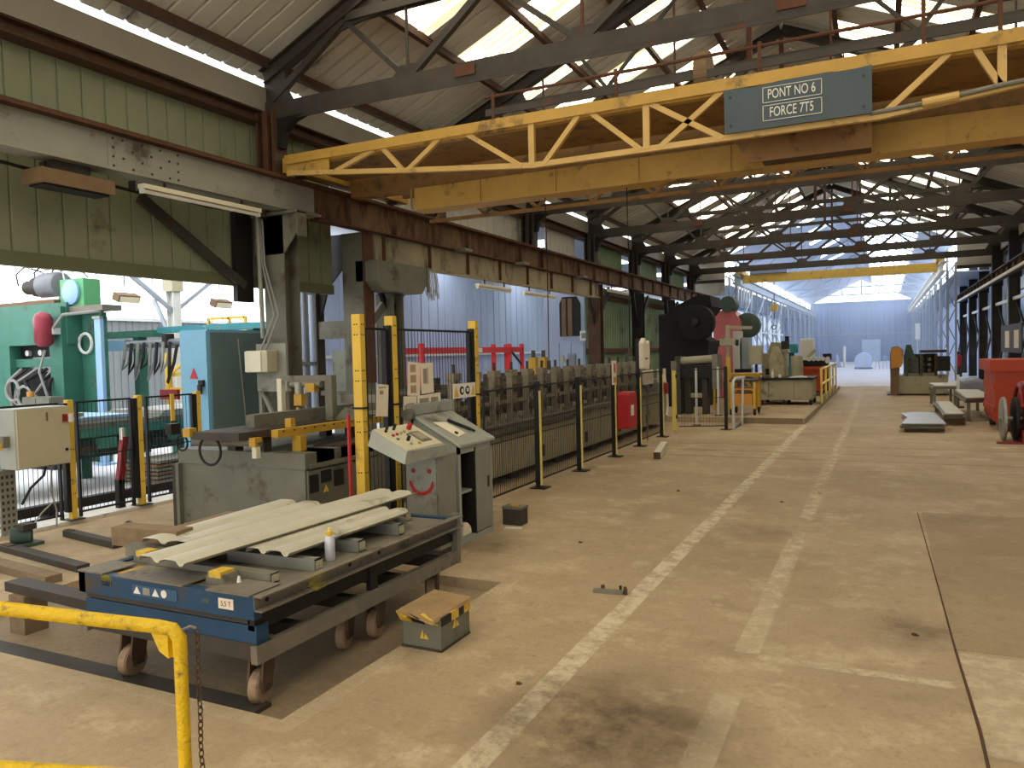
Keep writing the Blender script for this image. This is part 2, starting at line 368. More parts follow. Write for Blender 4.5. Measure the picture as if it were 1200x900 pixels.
# ---- floor with the sunken bay under the lift cart
PX0, PX1, PY0, PY1, PZ = -5.4, -2.42, 2.56, 4.75, -.07
g = G()
for x0, x1, y0, y1 in [(-7.6, 8, -8, PY0), (-7.6, PX0, PY0, PY1), (PX1, 8, PY0, PY1), (-7.6, 8, PY1, 33)]: g.b(x0, x1, y0, y1, -.25, 0)
floor = struct(g.o('floor', 'concrete'))
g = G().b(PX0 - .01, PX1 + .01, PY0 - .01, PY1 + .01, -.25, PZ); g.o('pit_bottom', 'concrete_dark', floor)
G().b(PX0, PX1 - .25, PY0 + .02, PY0 + .2, PZ, PZ + .02).o('steel_plate', 'steel_dark', floor)
G().b(-17.6, -7.6, -8, 50, -.25, 0).o('floor_slab', 'annex_floor', floor)
G().b(-7.6, 8, 33, 92, -.25, 0).o('floor_slab', 'concrete_far_lit', floor)
G().b(-17.6, -7.6, 50, 92, -.25, 0).o('floor_slab', 'concrete_far_lit', floor)
G().b(.325, 8, 4.55, 8.2, 0, .003).o('floor_slab', 'concrete_slab', floor, label='smoother grey-brown concrete slab beyond the crack')
G().prism([(.345, 2.2), (.355, 2.2), (.35, 3.0), (.357, 3.6), (.346, 4.1), (.336, 4.5), (.327, 5.2), (.312, 6.4), (.285, 8.2), (.280, 8.2), (.305, 6.4), (.318, 5.2), (.325, 4.5), (.334, 4.1), (.343, 3.6), (.338, 3.0)], 2, 0, .004).o('floor_joint', 'steel_brown', floor)
G().b(-3.2, .9, 12.27, 12.29, 0, .003).o('floor_joint', 'concrete_dark', floor)
G().b(-3.2, 3.4, 13.12, 13.14, 0, .003).o('floor_joint', 'concrete_dark', floor)
G().b(-3.4, 3.4, 11.55, 11.56, 0, .003).o('floor_joint', 'concrete_dark', floor)
G().flat(-1.52, -1.39, 1.2, 17.0, .0015).o('painted_line', 'worn_line', floor, label='worn cream line painted on the floor')
for a, b in [(1.2, 3.55), (4.1, 7.0), (7.5, 33)]: G().flat(-.72, -.59, a, b, .0015).o('painted_line', 'worn_dash', floor, label='fainter worn cream line painted on the floor')
G().flat(-.59, .29, 4.02, 4.1, .0015).o('painted_line', 'worn_dash', floor)
G().flat(.34, 2.6, 3.4, 4.5, .0015).o('painted_line', 'worn_dash', floor)
G().flat(PX1 + .001, PX1 + .11, PY0 - .1, PY1 + .1, .0015).o('chipped_edge', 'chipped_edge', floor)
G().flat(PX0, PX1, PY0 - .1, PY0 - .001, .0015).o('chipped_edge', 'chipped_edge', floor)
G().flat(-3.1, PX1, PY1 + .001, PY1 + .07, .0015).o('chipped_edge', 'chipped_edge', floor)
for i_, (cx_, cy_, r_) in enumerate(((-1.05, 3.05, .7), (.15, 4.75, .35), (-3.0, 5.6, .5), (-1.0, 6.9, .4))):
    stain('oil_stain_' + str(i_), (84, 66, 46), (cx_, cy_, 0), r_, .8 if i_ == 0 else .5); G().flat(cx_ - r_, cx_ + r_, cy_ - r_, cy_ + r_, .0022 + .0002 * i_).o('oil_stain', 'oil_stain_' + str(i_), floor)

g = G().b(-7.75, -7.35, 3.2, 7.2, 0, .035); g.o('kerb', 'kerb_white', floor, label='whitish concrete kerb under the left guard fence')

# ---- roof sheets, skylights and purlins: one ceiling with its pieces
ceiling = None
def rib_profile(w, n, h=.035):
    p = [(0, 0)]; s = w / n
    for k in range(n):
        a = k * s; p += [(a + s * .78, 0), (a + s * .83, h), (a + s * .93, h), (a + s * .98, 0)]
    p.append((w, 0)); return p
PITCH = .88
def slope_sheet(xa, xb, y, w, n):
    za, zb = roofz(xa), roofz(xb)
    # across = +y, along = from xa to xb ; normal must point up
    if xb < xa: xa, xb, za, zb = xb, xa, zb, za
    return G().sheet((xa, y + w, za), (0, -1, 0), (xb - xa, 0, zb - za), rib_profile(w, n), 1)
g = G()
ridge_z = roofz(XR)
for sx in (-1, 1):
    e = XR + sx * 6.25
    g.quadbox([(e, -8, roofz(e)), (XR, -8, ridge_z), (XR, 1.98, ridge_z), (e, 1.98, roofz(e)), (e, -8, roofz(e) + .02), (XR, -8, ridge_z + .02), (XR, 1.98, ridge_z + .02), (e, 1.98, roofz(e) + .02)])
ceiling = struct(g.o('ceiling', 'sheet_grey'))
for sx in (-1, 1):  # unseen glowing strips over the camera end, added to raise the light
    for k in range(5):
        a, b2, y = XR + sx * 4.3, XR + sx * 1.05, -7.5 + 1.9 * k
        G().quadbox([(a, y, roofz(a) - .03), (b2, y, roofz(b2) - .03), (b2, y + .9, roofz(b2) - .03), (a, y + .9, roofz(a) - .03), (a, y, roofz(a) - .01), (b2, y, roofz(b2) - .01), (b2, y + .9, roofz(b2) - .01), (a, y + .9, roofz(a) - .01)]).o('skylight_sheet', 'sky_warm', ceiling)
zones = [(XR - 6.1, XR - 4.28), (XR - 4.3, XR - 1.03), (XR - 1.05, XR), (XR, XR + 1.05), (XR + 1.03, XR + 4.3), (XR + 4.28, XR + 6.1)]
for zi, (xa, xb) in enumerate(zones):
    proto = slope_sheet(xa, xb, 0, PITCH, 3).mesh('roof_sheet', 'sheet_grey')
    sky = slope_sheet(xa, xb, 0, PITCH, 8).mesh('skylight_sheet', 'sky_warm')
    k0 = -8
    for k in range(k0, 32):
        y = 9.2 + k * PITCH
        if y < 1.9 or y > 36.6: continue
        isky = zi in (1, 4) and k % 2 == 0
        twin(sky if isky else proto, 'skylight_sheet' if isky else 'roof_sheet', ceiling, (0, y, .012 if isky else 0))
for dx in (-5.75, -4.3, -3.2, -2.1, -1.05, 1.05, 2.1, 3.2, 4.3, 5.75):
    x = XR + dx; z = roofz(x)
    G().b(x - .03, x + .03, 1, 36.8, z - .13, z - .012).b(x - .03, x + .06, 1, 36.8, z - .14, z - .125).o('purlin', 'steel_brown', ceiling)
# eave gutters with a lip; daylight shows between them and the sheets
for x0, x1, lip in ((-8.2, -7.68, -7.68), (3.98, 4.5, 3.98)):
    G().b(x0, x1, 0, 36.8, 5.03, 5.06).b(lip - .01, lip + .01, 0, 36.8, 5.03, 5.36).b((x0 if lip == x1 else x1) - .01, (x0 if lip == x1 else x1) + .01, 0, 36.8, 5.03, 5.38).o('gutter', 'gutter_grey', ceiling)
for x in (-7.8, 4.1): G().ibeam((x, 0, 4.95), (x, 36.8, 4.95), .22, .16).o('eave_beam', 'steel_brown', ceiling)

# ---- left wall: green panels over the annex opening
wall_left = struct(G().b(-7.98, -7.94, -8, 4.0, 2.62, 4.88).o('wall_left', 'green_panel'))
pm = G().sheet((-7.93, 0, 2.76), (0, 1, 0), (0, 0, 2.12), [(0, 0), (.012, -.02), (.022, -.02), (.03, 0), (.26, 0), (.28, 0)], 1, .01).mesh('panel', 'green_panel')
for k in range(21): twin(pm, 'panel', wall_left, (0, 4.0 + .28 * k, 0))
G().b(-7.99, -7.9, -8, 9.88, 2.62, 2.77).o('lintel', 'green_trim', wall_left)
pm = G().sheet((-7.93, 0, 4.0), (0, 1, 0), (0, 0, .9), [(0, 0), (.02, -.03), (.04, 0), (.3, 0)], 1, .01).mesh('panel', 'sheet_grey')
for k in range(36):
    if k not in (27, 28): twin(pm, 'panel', wall_left, (0, 9.9 + .3 * k, 0))
def old_sheet(h, n=5): return [q for k in range(n) for q in ((k * .18, 0), (k * .18 + .1, 0), (k * .18 + .115, -.03), (k * .18 + .165, -.03))] + [(n * .18, 0)]
pm = G().sheet((-7.93, 0, 0), (0, 1, 0), (0, 0, 3.6), old_sheet(0), 1, .01).mesh('panel', 'green_panel_old')
pu = G().sheet((-7.93, 0, 3.9), (0, 1, 0), (0, 0, 1.0), old_sheet(0), 1, .01).mesh('panel', 'green_panel_old')
for k in range(16):
    twin(pm, 'panel', wall_left, (0, 21.5 + .9 * k, 0))
    if k % 5 != 4: twin(pu, 'panel', wall_left, (0, 21.5 + .9 * k, 0))
for z in (1.63, 3.3): G().b(-7.9, -7.82, 21.4, 36, z - .07, z + .07).o('girt', 'steel_rust', wall_left)
# ---- annex beyond the left wall
wall_annex = struct(G().b(-17.66, -17.62, -8, 18.6, 0, 2.72).o('wall_annex', 'aisle_grey'))
pm = G().sheet((-17.6, 0, 0), (0, 1, 0), (0, 0, 2.7), [q for k in range(5) for q in ((k * .2, 0), (k * .2 + .15, 0), (k * .2 + .17, -.035), (k * .2 + .19, 0))] + [(1.0, 0)], 1, .01).mesh('panel', 'aisle_grey')
for k in range(13): twin(pm, 'panel', wall_annex, (0, 5.6 + k, 0))
window_1 = struct(G().b(-17.62, -17.52, -8, 18.6, 2.70, 2.78).b(-17.62, -17.52, -8, 18.6, 4.5, 4.6).o('window_1', 'white_steel'))
for k in range(8): G().b(-17.6, -17.58, 2.4 + 2 * k, 4.36 + 2 * k, 2.78, 4.5).o('pane', 'win_white', window_1)
for k in range(9): G().b(-17.58, -17.54, 2.36 + 2 * k, 2.41 + 2 * k, 2.78, 4.5).o('mullion', 'white_steel', window_1)
wall_back = struct(G().b(-17.6, -13.0, 18.6, 18.7, 0, 2.7).o('wall_annex_back', 'aisle_grey'))
window_2 = struct(G().b(-17.6, -13.0, 18.6, 18.68, 2.7, 2.76).o('window_2', 'white_steel'))
for k in range(4): G().b(-17.5 + 1.12 * k, -16.44 + 1.12 * k, 18.62, 18.64, 2.78, 4.5).o('pane', 'win_white', window_2)
wall_aisle = struct(G().b(-13.12, -13.08, 14.5, 50, 0, 4.6).o('wall_aisle', 'aisle_blue'))
pm = G().sheet((-13.05, 0, 0), (0, 1, 0), (0, 0, 4.6), [(0, 0), (.02, -.09), (.06, -.09), (.08, 0), (.48, 0), (.5, -.04), (.52, 0), (.96, 0), (1.0, 0)], 1, .01).mesh('panel', 'aisle_blue')
for k in range(26): twin(pm, 'panel', wall_aisle, (0, 14.5 + 1.0 * k, 0))
G().b(-13.04, -12.96, 14.5, 40, 1.6, 1.68).o('girt', 'white_steel', wall_aisle)
# annex roof; its glowing rooflights are added, unseen, to brighten the floor
roof2 = struct(G().b(-17.7, -8.2, -8, 50, 4.95, 5.0).o('ceiling_annex', 'sheet_far'))
for k in range(10): G().b(-17.0, -8.6, (-3 + 3 * k if k < 6 else 9 + 6 * (k - 4)), (-1.4 + 3 * k if k < 6 else 10.3 + 6 * (k - 4)), 4.92, 4.94).o('skylight_sheet', 'win_white', roof2)
# ---- right aisle
wall_end2 = struct(G().prism([(-8.2, 4.1), (-6.66, 4.1), (-6.66, 6.25), (-8.2, 5.5)], 1, 36.85, 36.9).o('wall_gable_left', 'sheet_grey')); G().b(-8.2, -6.66, 36.8, 36.85, 4.7, 4.84).o('girt', 'steel_dark', wall_end2)
wall_end = struct(G().prism([(2.76, 4.66), (4.5, 4.66), (4.5, 5.4), (2.76, 6.2)], 1, 36.85, 36.9).o('wall_gable_right', 'sheet_grey')); G().b(2.76, 4.5, 36.8, 36.85, 4.66, 4.8).o('girt', 'steel_dark', wall_end)
wall_right = struct(G().b(6.9, 7.0, -8, 60, 0, 5.2).o('wall_right', 'sheet_grey'))
window_3 = struct(G().b(6.84, 6.9, 0, 56, .62, .7).b(6.84, 6.9, 0, 56, 4.4, 4.5).o('window_3', 'steel_dark'))
for k in range(27): G().b(6.86, 6.88, 1 + 2 * k, 2.86 + 2 * k, .7, 4.4).o('pane', 'far_blue_pale', window_3)
ceil_r = struct(G().b(4.2, 7.1, -8, 60, 5.2, 5.25).o('ceiling_aisle', 'sheet_far'))
for k in range(3): G().b(4.8, 6.6, 6 + 8 * k, 8 + 8 * k, 5.16, 5.18).o('skylight_sheet', 'win_white', ceil_r)

# ---- crane runway girders
gr = thing('runway_girder', 'pale grey riveted crane girder across the annex opening on the left', 'girder', (-7.3, 0, 3.6))
G().b(-7.32, -7.3, -4, 8.75, 3.64, 4.03).o('web', 'girder_grey', gr)
G().b(-7.44, -7.18, -4, 8.75, 4.02, 4.045).o('flange', 'steel_rust', gr); G().b(-7.44, -7.18, -4, 8.75, 3.615, 3.64).o('flange', 'girder_grey', gr)
G().b(-7.34, -7.28, -4, 8.75, 4.045, 4.10).o('crane_rail', 'steel_rust', gr)
jp = G().b(-7.3, -7.288, 5.5, 6.45, 3.655, 4.01).o('splice_plate', 'girder_grey', gr)
rm = G().lathe((0, 0, 0), (1, 0, 0), [(0, .014), (.008, .012), (.013, .004)], 8).mesh('rivet', 'steel_dark')
for c in range(8):
    for r in range(4):
        if (c + r) % 2 == 0 or c in (0, 7): twin(rm, 'rivet', jp, (-7.288, 5.56 + .118 * c, 3.69 + .095 * r))
gr2 = thing('runway_girder', 'long rusty brown crane girder with pale panelled beam under it, running down the left side', 'girder', (-7.3, 8.75, 3.6))
g = G().b(-7.32, -7.3, 8.76, 36.5, 3.6, 4.03); g.o('web', 'girder_rust', gr2)
G().b(-7.44, -7.16, 8.76, 36.5, 4.02, 4.045).o('flange', 'steel_rust', gr2); G().b(-7.4, -7.2, 8.76, 36.5, 3.58, 3.60).o('flange', 'steel_rust', gr2)
G().b(-7.34, -7.28, 8.76, 36.5, 4.045, 4.10).o('crane_rail', 'steel_rust', gr2)
G().b(-7.36, -7.31, 10.2, 20.9, 3.16, 3.57).o('pale_beam', 'girder_pale', gr2, label='pale dusty beam below the rusty girder'); G().b(-7.45, -7.25, 10.2, 20.9, 3.13, 3.16).o('flange', 'girder_pale', gr2)
sm = G().b(-.06, 0, -.012, .012, -.21, .21).mesh('stiffener', 'steel_rust')
for k in range(8): twin(sm, 'stiffener', gr2, (-7.25, 10.4 + 1.4 * k, 3.37))
sm = G().b(-.0, .07, -.01, .01, -.2, .2).mesh('stiffener', 'girder_rust')
for k in range(22): twin(sm, 'stiffener', gr2, (-7.3, 9.5 + 1.22 * k, 3.81))
for y in (12.6, 15.2, 18.9): G().b(-7.22, -7.0, y, y + .3, 3.55, 3.6).o('bracket', 'galv_dull', gr2)
gr3 = thing('runway_girder', 'dark crane girder with a white lower edge along the right side', 'girder', (3.6, 0, 3.7))
G().b(3.6, 3.62, -4, 48, 3.78, 4.03).o('web', 'girder_rust', gr3); G().b(3.46, 3.76, -4, 48, 4.03, 4.06).o('flange', 'steel_dark', gr3)
G().b(3.44, 3.5, -4, 48, 3.70, 3.78).o('white_edge', 'paint_white', gr3); G().b(3.5, 3.76, -4, 48, 3.75, 3.78).o('flange', 'steel_dark', gr3)
G().b(3.56, 3.62, -4, 48, 4.06, 4.1).o('crane_rail', 'steel_dark', gr3)
sm = G().b(-.09, 0, -.01, .01, -.12, .12).mesh('stiffener', 'girder_rust')
for k in range(24): twin(sm, 'stiffener', gr3, (3.6, 18.5 + 1.25 * k, 3.91))

# ---- columns of the left row
TY = [8.28, 12.6, 16.9, 21.2, 25.5, 29.8, 34.1]
wherec = ['with the cream switch box, behind the feed machine', 'behind the tall yellow fence posts', 'above the rusty girder, over the roll line', 'where the green sheeting starts', 'with diagonal braces on the green sheeting', 'beside the black press', 'hidden mostly by the black press']
cm = ['column_grey', 'column_grey', 'steel_dark', 'steel_brown', 'steel_black', 'steel_black', 'steel_black']
for i, y in enumerate(TY):
    c = thing('steel_column', 'left row steel column ' + wherec[i], 'column', (-7.55, y, 0), None)
    m = cm[i]; um = 'steel_brown' if i == 0 else 'steel_dark'
    if i != 2:
        y0_ = y; y = 10.85 if i == 1 else y
        G().ibeam((-7.5, y - .02, 0), (-7.5, y - .02, 3.56 if i != 1 else 2.66), .36, .3, .02, up=(0, 1, 0)).o('lower_shaft', m, c)
        G().b(-7.78, -7.22, y - .22, y + .22, 0, .03).o('base_plate', m, c)
        if i == 1:
            G().prism([(9.9, 3.12), (11.35, 3.12), (11.35, 2.82), (11.2, 2.66), (10.05, 2.66), (9.9, 2.8)], 0, -7.48, -7.08).o('bracket', m, c); G().b(-7.09, -7.06, 11.35, 11.41, 2.7, 3.12).o('bracket_rib', m, c); G().bar((-7.5, 10.2, 2.1), (-7.5, 10.8, 2.6), .06, .14).o('knee_brace', m, c)
        if i == 0:
            G().prism([(-8.0, 3.58), (-7.02, 3.58), (-7.02, 3.38), (-7.32, 3.04), (-8.0, 3.04)], 1, y - .17, y - .15).b(-7.02, -7.0, y - .24, y - .06, 3.25, 3.58).o('bracket', m, c)
            G().b(-7.85, -7.0, y - .24, y + .2, 3.56, 3.6).o('cap_plate', m, c)
        else:
            G().bar((-7.5, y + .1, 2.4), (-7.4, y + .9, 3.5), .06, .1).o('brace', 'steel_black', c); G().bar((-7.5, y - .1, 2.4), (-7.4, y - .9, 3.5), .06, .1).o('brace', 'steel_black', c)
        y = y0_
    G().b(-7.78, -7.74, y - .13, y + .13, 3.5, 5.2).b(-7.5, -7.46, y - .13, y + .13, 3.5, 5.0).b(-7.76, -7.48, y - .012, y + .012, 3.5, 5.1).o('upper_shaft', um, c)
    for s in (-.1, .1): G().b(-7.66, -7.57, y + s - .03, y + s + .03, 4.1, 5.0).o('stiffener', 'steel_rust' if i == 0 else um, c)
    pts = [(-7.46, 4.9), (-7.0, 4.9), (-7.2, 4.84), (-7.34, 4.72), (-7.4, 4.5), (-7.46, 4.5)]
    G().prism(pts, 1, y - .06, y + .06).o('haunch', 'steel_black', c)
# right row
for i, y in enumerate([8.28, 12.6, 16.9, 21.2, 25.5, 29.8, 34.1, 38.4, 42.7, 47.5]):
    c = thing('steel_column', ORD[i] + ' dark steel column of the right row, counted from the camera end', 'column', (3.8, y, 0))
    G().ibeam((3.85, y, 0), (3.85, y, 3.7), .34, .32, .02, up=(1, 0, 0)).o('lower_shaft', 'steel_dark', c)
    G().b(3.7, 4.06, y - .1, y + .1, 3.7, 5.2).o('upper_shaft', 'steel_black', c)
    if y > 24: G().bar((3.9, y + .1, .8), (3.9, y + 4.1, 2.9), .05, .09).o('brace', 'steel_black', c); G().bar((3.9, y + .1, 2.9), (3.9, y + 4.1, .8), .05, .09).o('brace', 'steel_black', c)
    if y > 24: G().bar((3.85, y, 3.0), (3.85, y + 4.3, 3.0), .08, .1).o('tie', 'white_steel', c)
# ---- roof trusses
def truss(y, label):
    t = thing('roof_truss', label, 'roof truss', (XR, y, 5.0)); x0, x1 = -7.66, 3.96
    M = 'steel_dark'
    for s in (-.05, .05): G().ang((x0, y + s, 4.93), (x1, y + s, 4.93), .07 if s > 0 else -.07, .012).b(x0, x1, y + s - .006, y + s + .006, 4.9, 5.12).o('bottom_chord', M, t)
    for s in (-.05, .05): G().bar((XR - 4.4, y + s, 6.02), (XR + 4.4, y + s, 6.02), .02, .11).o('tie_chord', M, t)
    for sg in (-1, 1):
        G().ibeam((XR + sg * 5.85, y, 5.5), (XR, y, 8.1), .15, .2, .014).o('top_chord', M, t)
    bot = [-5.85, -3.5, -1.17, 1.17, 3.5, 5.85]; top = [-4.45, -2.33, 0, 2.33, 4.45]
    for a, b in zip(bot[:-1], top):
        G().bar((XR + a, y, 5.08), (XR + b, y, 6.0), .08, .09).o('diagonal', M, t)
    for a, b in zip(bot[1:], top):
        G().bar((XR + a, y, 5.08), (XR + b, y, 6.0), .05, .065).o('diagonal', M, t)
    for b in (-2.33, 2.33):
        G().bar((XR + b, y, 6.05), (XR + b * 1.25, y, 8.1 - abs(b) * .56), .06, .06).o('post', M, t); G().bar((XR + b, y, 6.05), (XR + b * .25, y, 7.85), .05, .05).o('diagonal', M, t)
        G().bar((XR + b, y, 6.05), (XR + b * 1.9, y, 8.0 - abs(b) * .83), .05, .05).o('diagonal', M, t)
    G().bar((XR, y, 6.05), (XR, y, 8.0), .08, .08).o('king_post', 'steel_rust', t)
    for a in (-3.5, -1.17, 1.17, 3.5):
        G().bar((XR + a, y, 5.1), (XR + a, y, 7.95 - abs(a) * .446), .03, .03).o('hanger', 'steel_rust' if abs(a) < 2 else M, t)
        G().prism([(XR + a - .26, 5.08), (XR + a + .26, 5.08), (XR + a + .12, 5.26), (XR + a - .12, 5.26)], 1, y - .012, y + .012).o('gusset', M, t)
    for sg in (-1, 1):
        G().prism([(XR + sg * 5.85, 5.05), (XR + sg * 5.3, 5.05), (XR + sg * 5.45, 5.3), (XR + sg * 5.5, 5.62), (XR + sg * 5.85, 5.5)], 1, y - .015, y + .015).o('gusset', M, t)
        G().prism([(XR + sg * 4.95, 5.76), (XR + sg * 4.6, 5.86), (XR + sg * 4.1, 5.95), (XR + sg * 3.8, 6.0), (XR + sg * 3.9, 6.25), (XR + sg * 4.5, 6.1)], 1, y - .015, y + .015).o('gusset', M, t)
    for a in (-2.65, 1.05): G().b(XR + a - .14, XR + a + .14, y - .08, y - .066, 4.95, 5.08).o('plate', 'steel_rust', t)
    return t
truss_l = ['nearest dark roof truss, its heavy bottom chord passing above the yellow crane', 'second dark roof truss, right behind the yellow crane', 'third dark roof truss from the camera', 'fourth dark roof truss from the camera', 'fifth dark roof truss from the camera', 'sixth dark roof truss from the camera', 'last dark roof truss, in front of the far yellow crane']
T0 = truss(TY[0], truss_l[0])
for i in range(1, 7): copy_tree(T0, (XR, TY[i], 5.0), label=truss_l[i])

# ---- the near overhead crane
cr = thing('overhead_crane', 'yellow overhead travelling crane with lattice side girder spanning the hall near the camera', 'crane', (XR, 9.4, 4.1))
YA = 8.1
def zb(x):                                     # fish-belly lower chord
    d = abs(x - XR)
    return 3.73 if d < 1.9 else 3.73 + (d - 1.9) * .105
g = G().chan((-7.15, YA, 4.25), (3.45, YA, 4.25), .09, .13, .012, sgn=-1).b(-7.15, 3.45, YA - .1, YA - .09, 4.19, 4.31); g.o('top_chord', 'crane_yellow', cr)
xs = [-7.15, -3.75, XR - 1.2, XR + 1.2, .05, 3.45]
for a, b in zip([-7.15, -6.3, -5.2, -3.55, -2.3, -1.5, .0, 1.4], [-6.3, -5.2, -3.55, -2.3, -1.5, .0, 1.4, 3.45]):
    G().bar((a, YA - .04, zb(a)), (b, YA - .04, zb(b)), .06, .06).o('bottom_chord', 'crane_pale', cr)
tops = [-5.75, -4.78, -4.06, -3.04, -2.75, -2.09, -1.35, .43, 1.1, 2.4]
for a, b in [(-6.36, -5.75), (-5.31, -5.6), (-5.24, -4.78), (-3.69, -4.4), (-3.42, -3.0), (-2.3, -2.85), (-2.1, -1.45), (-1.45, -2.2), (.0, .55), (.95, .75), (2.1, 1.6), (2.2, 2.9)]:
    G().bar((a, YA - .05, zb(a)), (b, YA - .05, 4.2), .05, .055).o('diagonal', 'crane_pale', cr)
for x in (-3.57, -2.24, .95, 2.2): G().bar((x, YA - .05, zb(x)), (x, YA - .05, 4.2), .07, .05).o('post', 'crane_pale', cr)
G().b(-7.15, -6.45, YA - .06, YA - .04, 4.04, 4.2).o('end_plate', 'crane_yellow', cr)
G().b(-7.1, 3.45, YA, 9.25, 4.2, 4.225).o('walkway', 'crane_shade_brown', cr)
G().b(-5.95, 2.9, 9.28, 9.62, 3.66, 3.97).o('main_girder', 'crane_yellow', cr, label='deep yellow main girder of the crane')
G().b(-7.1, 3.4, 9.34, 9.56, 3.97, 4.45).o('upper_girder', 'crane_shade_brown', cr)
for k in range(9): G().b(-6.0 + 1.1 * k, -5.985 + 1.1 * k, 9.255, 9.28, 3.68, 3.96).o('stiffener', 'crane_yellow', cr)
# far side lattice
YC = 10.75
G().bar((-6.6, YC, 3.78), (3.4, YC, 3.78), .06, .05).o('bottom_chord', 'crane_shade_brown', cr); G().bar((-7.1, YC, 4.25), (3.4, YC, 4.25), .08, .1).o('top_chord', 'crane_shade_brown', cr)
for k in range(11):
    x = -6.5 + .9 * k; G().bar((x, YC, 3.8), (x + .45, YC, 4.22), .04, .045).o('diagonal', 'crane_shade_brown', cr); G().bar((x + .9, YC, 3.8), (x + .45, YC, 4.22), .04, .045).o('diagonal', 'crane_shade_brown', cr)
# end carriages and hand rail
for x in (-7.31, 3.59):
    G().b(x - .1, x + .14, 8.25, 11.0, 4.16, 4.36).o('end_carriage', 'crane_yellow', cr)
    for y in (8.5, 10.7): G().cyl((x - .04, y, 4.25), (x + .04, y, 4.25), .145, n=18).o('wheel', 'steel_dark', cr)
G().tube([(-4.2, YA + .05, 4.62), (3.4, YA + .05, 4.62)], .018, 6).o('handrail', 'steel_rust', cr)
G().bar((-4.2, YA + .05, 4.44), (3.4, YA + .05, 4.44), .02, .08).o('handrail', 'steel_dark', cr)
for x in (-4.1, -2.6, -1.1, .35, .95, 1.7, 2.6): G().bar((x, YA + .05, 4.3), (x, YA + .05, 4.66 if x < 0 else 5.05), .035, .03).o('rail_post', 'steel_rust', cr)
G().cyl((-1.76, YA + .25, 4.5), (-1.62, YA + .25, 4.5), .23, n=24).o('drive_wheel', 'brown_box', cr, label='round drive wheel standing on the walkway')
G().cyl((-6, YA + .4, 4.36), (3, YA + .4, 4.36), .035, n=10).o('drive_shaft', 'steel_dark', cr)
# trolley: yellow paint turned brown, its shade put into the colour
G().prism([(-1.45, 3.86), (-1.28, 3.57), (-.09, 3.57), (-.09, 3.86)], 1, 8.55, 8.57).o('trolley_plate', 'crane_shade_brown', cr, label='trolley shield under the sign, its yellow coloured brown as in shade')
G().b(-1.2, -.1, 8.58, 9.2, 3.66, 4.1).o('trolley', 'steel_brown', cr)
G().tube([(-.1, 8.02, 3.76), (.3, 8.02, 3.78), (.95, 8.0, 3.84), (3.4, 8.0, 3.98)], .022, 8).o('conduit', 'galv_dull', cr); G().cyl((.33, 8.0, 3.78), (.62, 8.0, 3.8), .04, n=10).o('conduit_joint', 'crane_pale', cr)
sg = thing('crane_sign', 'slate grey crane sign with two boxed lines of white lettering', 'sign', (-.75, 8.0, 3.95))
G().prism([(-1.42, 3.75), (-.08, 3.75), (-.08, 4.19), (-.3, 4.17), (-.45, 4.19), (-.9, 4.185), (-1.1, 4.165), (-1.42, 4.18)], 1, 7.965, 7.985).o('plate', 'sign_slate', sg)
for zc, s in ((4.065, 'PONT NO 6'), (3.89, 'FORCE 7T5')):
    x0, x1 = -1.05, -.51
    G().b(x0, x1, 7.955, 7.964, zc - .075, zc - .07).b(x0, x1, 7.955, 7.964, zc + .07, zc + .075).b(x0, x0 + .006, 7.955, 7.964, zc - .075, zc + .075).b(x1 - .006, x1, 7.955, 7.964, zc - .075, zc + .075).o('border', 'paint_white', sg)
    G().b(x0 + .006, x1 - .006, 7.958, 7.964, zc - .07, zc + .07).o('name_plate', 'sign_slate', sg)
    text(s, 'lettering', 'paint_white', sg, ((x0 + x1) / 2 - .005, 7.955, zc), .132, FRONT, sx=.62)
for x in (-1.36, -.15):
    for z in (3.82, 4.1): G().cyl((x, 7.955, z), (x, 7.965, z), .012, n=8).o('bolt', 'steel_dark', sg)
# ================================================================ FAR HALL
FX0, FX1, FXR, FY0, FY1 = -6.6, 2.75, -1.9, 36.9, 84.0
def fz(x): return 8.05 - abs(x - FXR) * .47
ceiling_far = struct(G().quadbox([(FX0, FY0, fz(FX0)), (FXR, FY0, fz(FXR)), (FXR, FY1, fz(FXR)), (FX0, FY1, fz(FX0)), (FX0, FY0, fz(FX0) + .03), (FXR, FY0, fz(FXR) + .03), (FXR, FY1, fz(FXR) + .03), (FX0, FY1, fz(FX0) + .03)])
    .quadbox([(FXR, FY0, fz(FXR)), (FX1, FY0, fz(FX1)), (FX1, FY1, fz(FX1)), (FXR, FY1, fz(FXR)), (FXR, FY0, fz(FXR) + .03), (FX1, FY0, fz(FX1) + .03), (FX1, FY1, fz(FX1) + .03), (FXR, FY1, fz(FXR) + .03)]).o('ceiling_far', 'sheet_far'))
def far_pane(xa, xb, y, w): return G().quadbox([(xa, y, fz(xa) - .03), (xb, y, fz(xb) - .03), (xb, y + w, fz(xb) - .03), (xa, y + w, fz(xa) - .03), (xa, y, fz(xa) - .01), (xb, y, fz(xb) - .01), (xb, y + w, fz(xb) - .01), (xa, y + w, fz(xa) - .01)])
pr = far_pane(-.9, 1.4, 0, .95).mesh('skylight_sheet', 'sky_cool'); pl = far_pane(-3.6, -2.3, 0, .8).mesh('skylight_sheet', 'sky_cool')
for k in range(25): twin(pr, 'skylight_sheet', ceiling_far, (0, 37.4 + 1.8 * k, 0))
for k in range(6): twin(pl, 'skylight_sheet', ceiling_far, (0, 38.0 + 3.6 * k, 0))
wall_far = struct(G().b(FX0 - 3, FX1 + 3, FY1 + .1, FY1 + .2, 0, 5.85).o('wall_far', 'far_blue'))
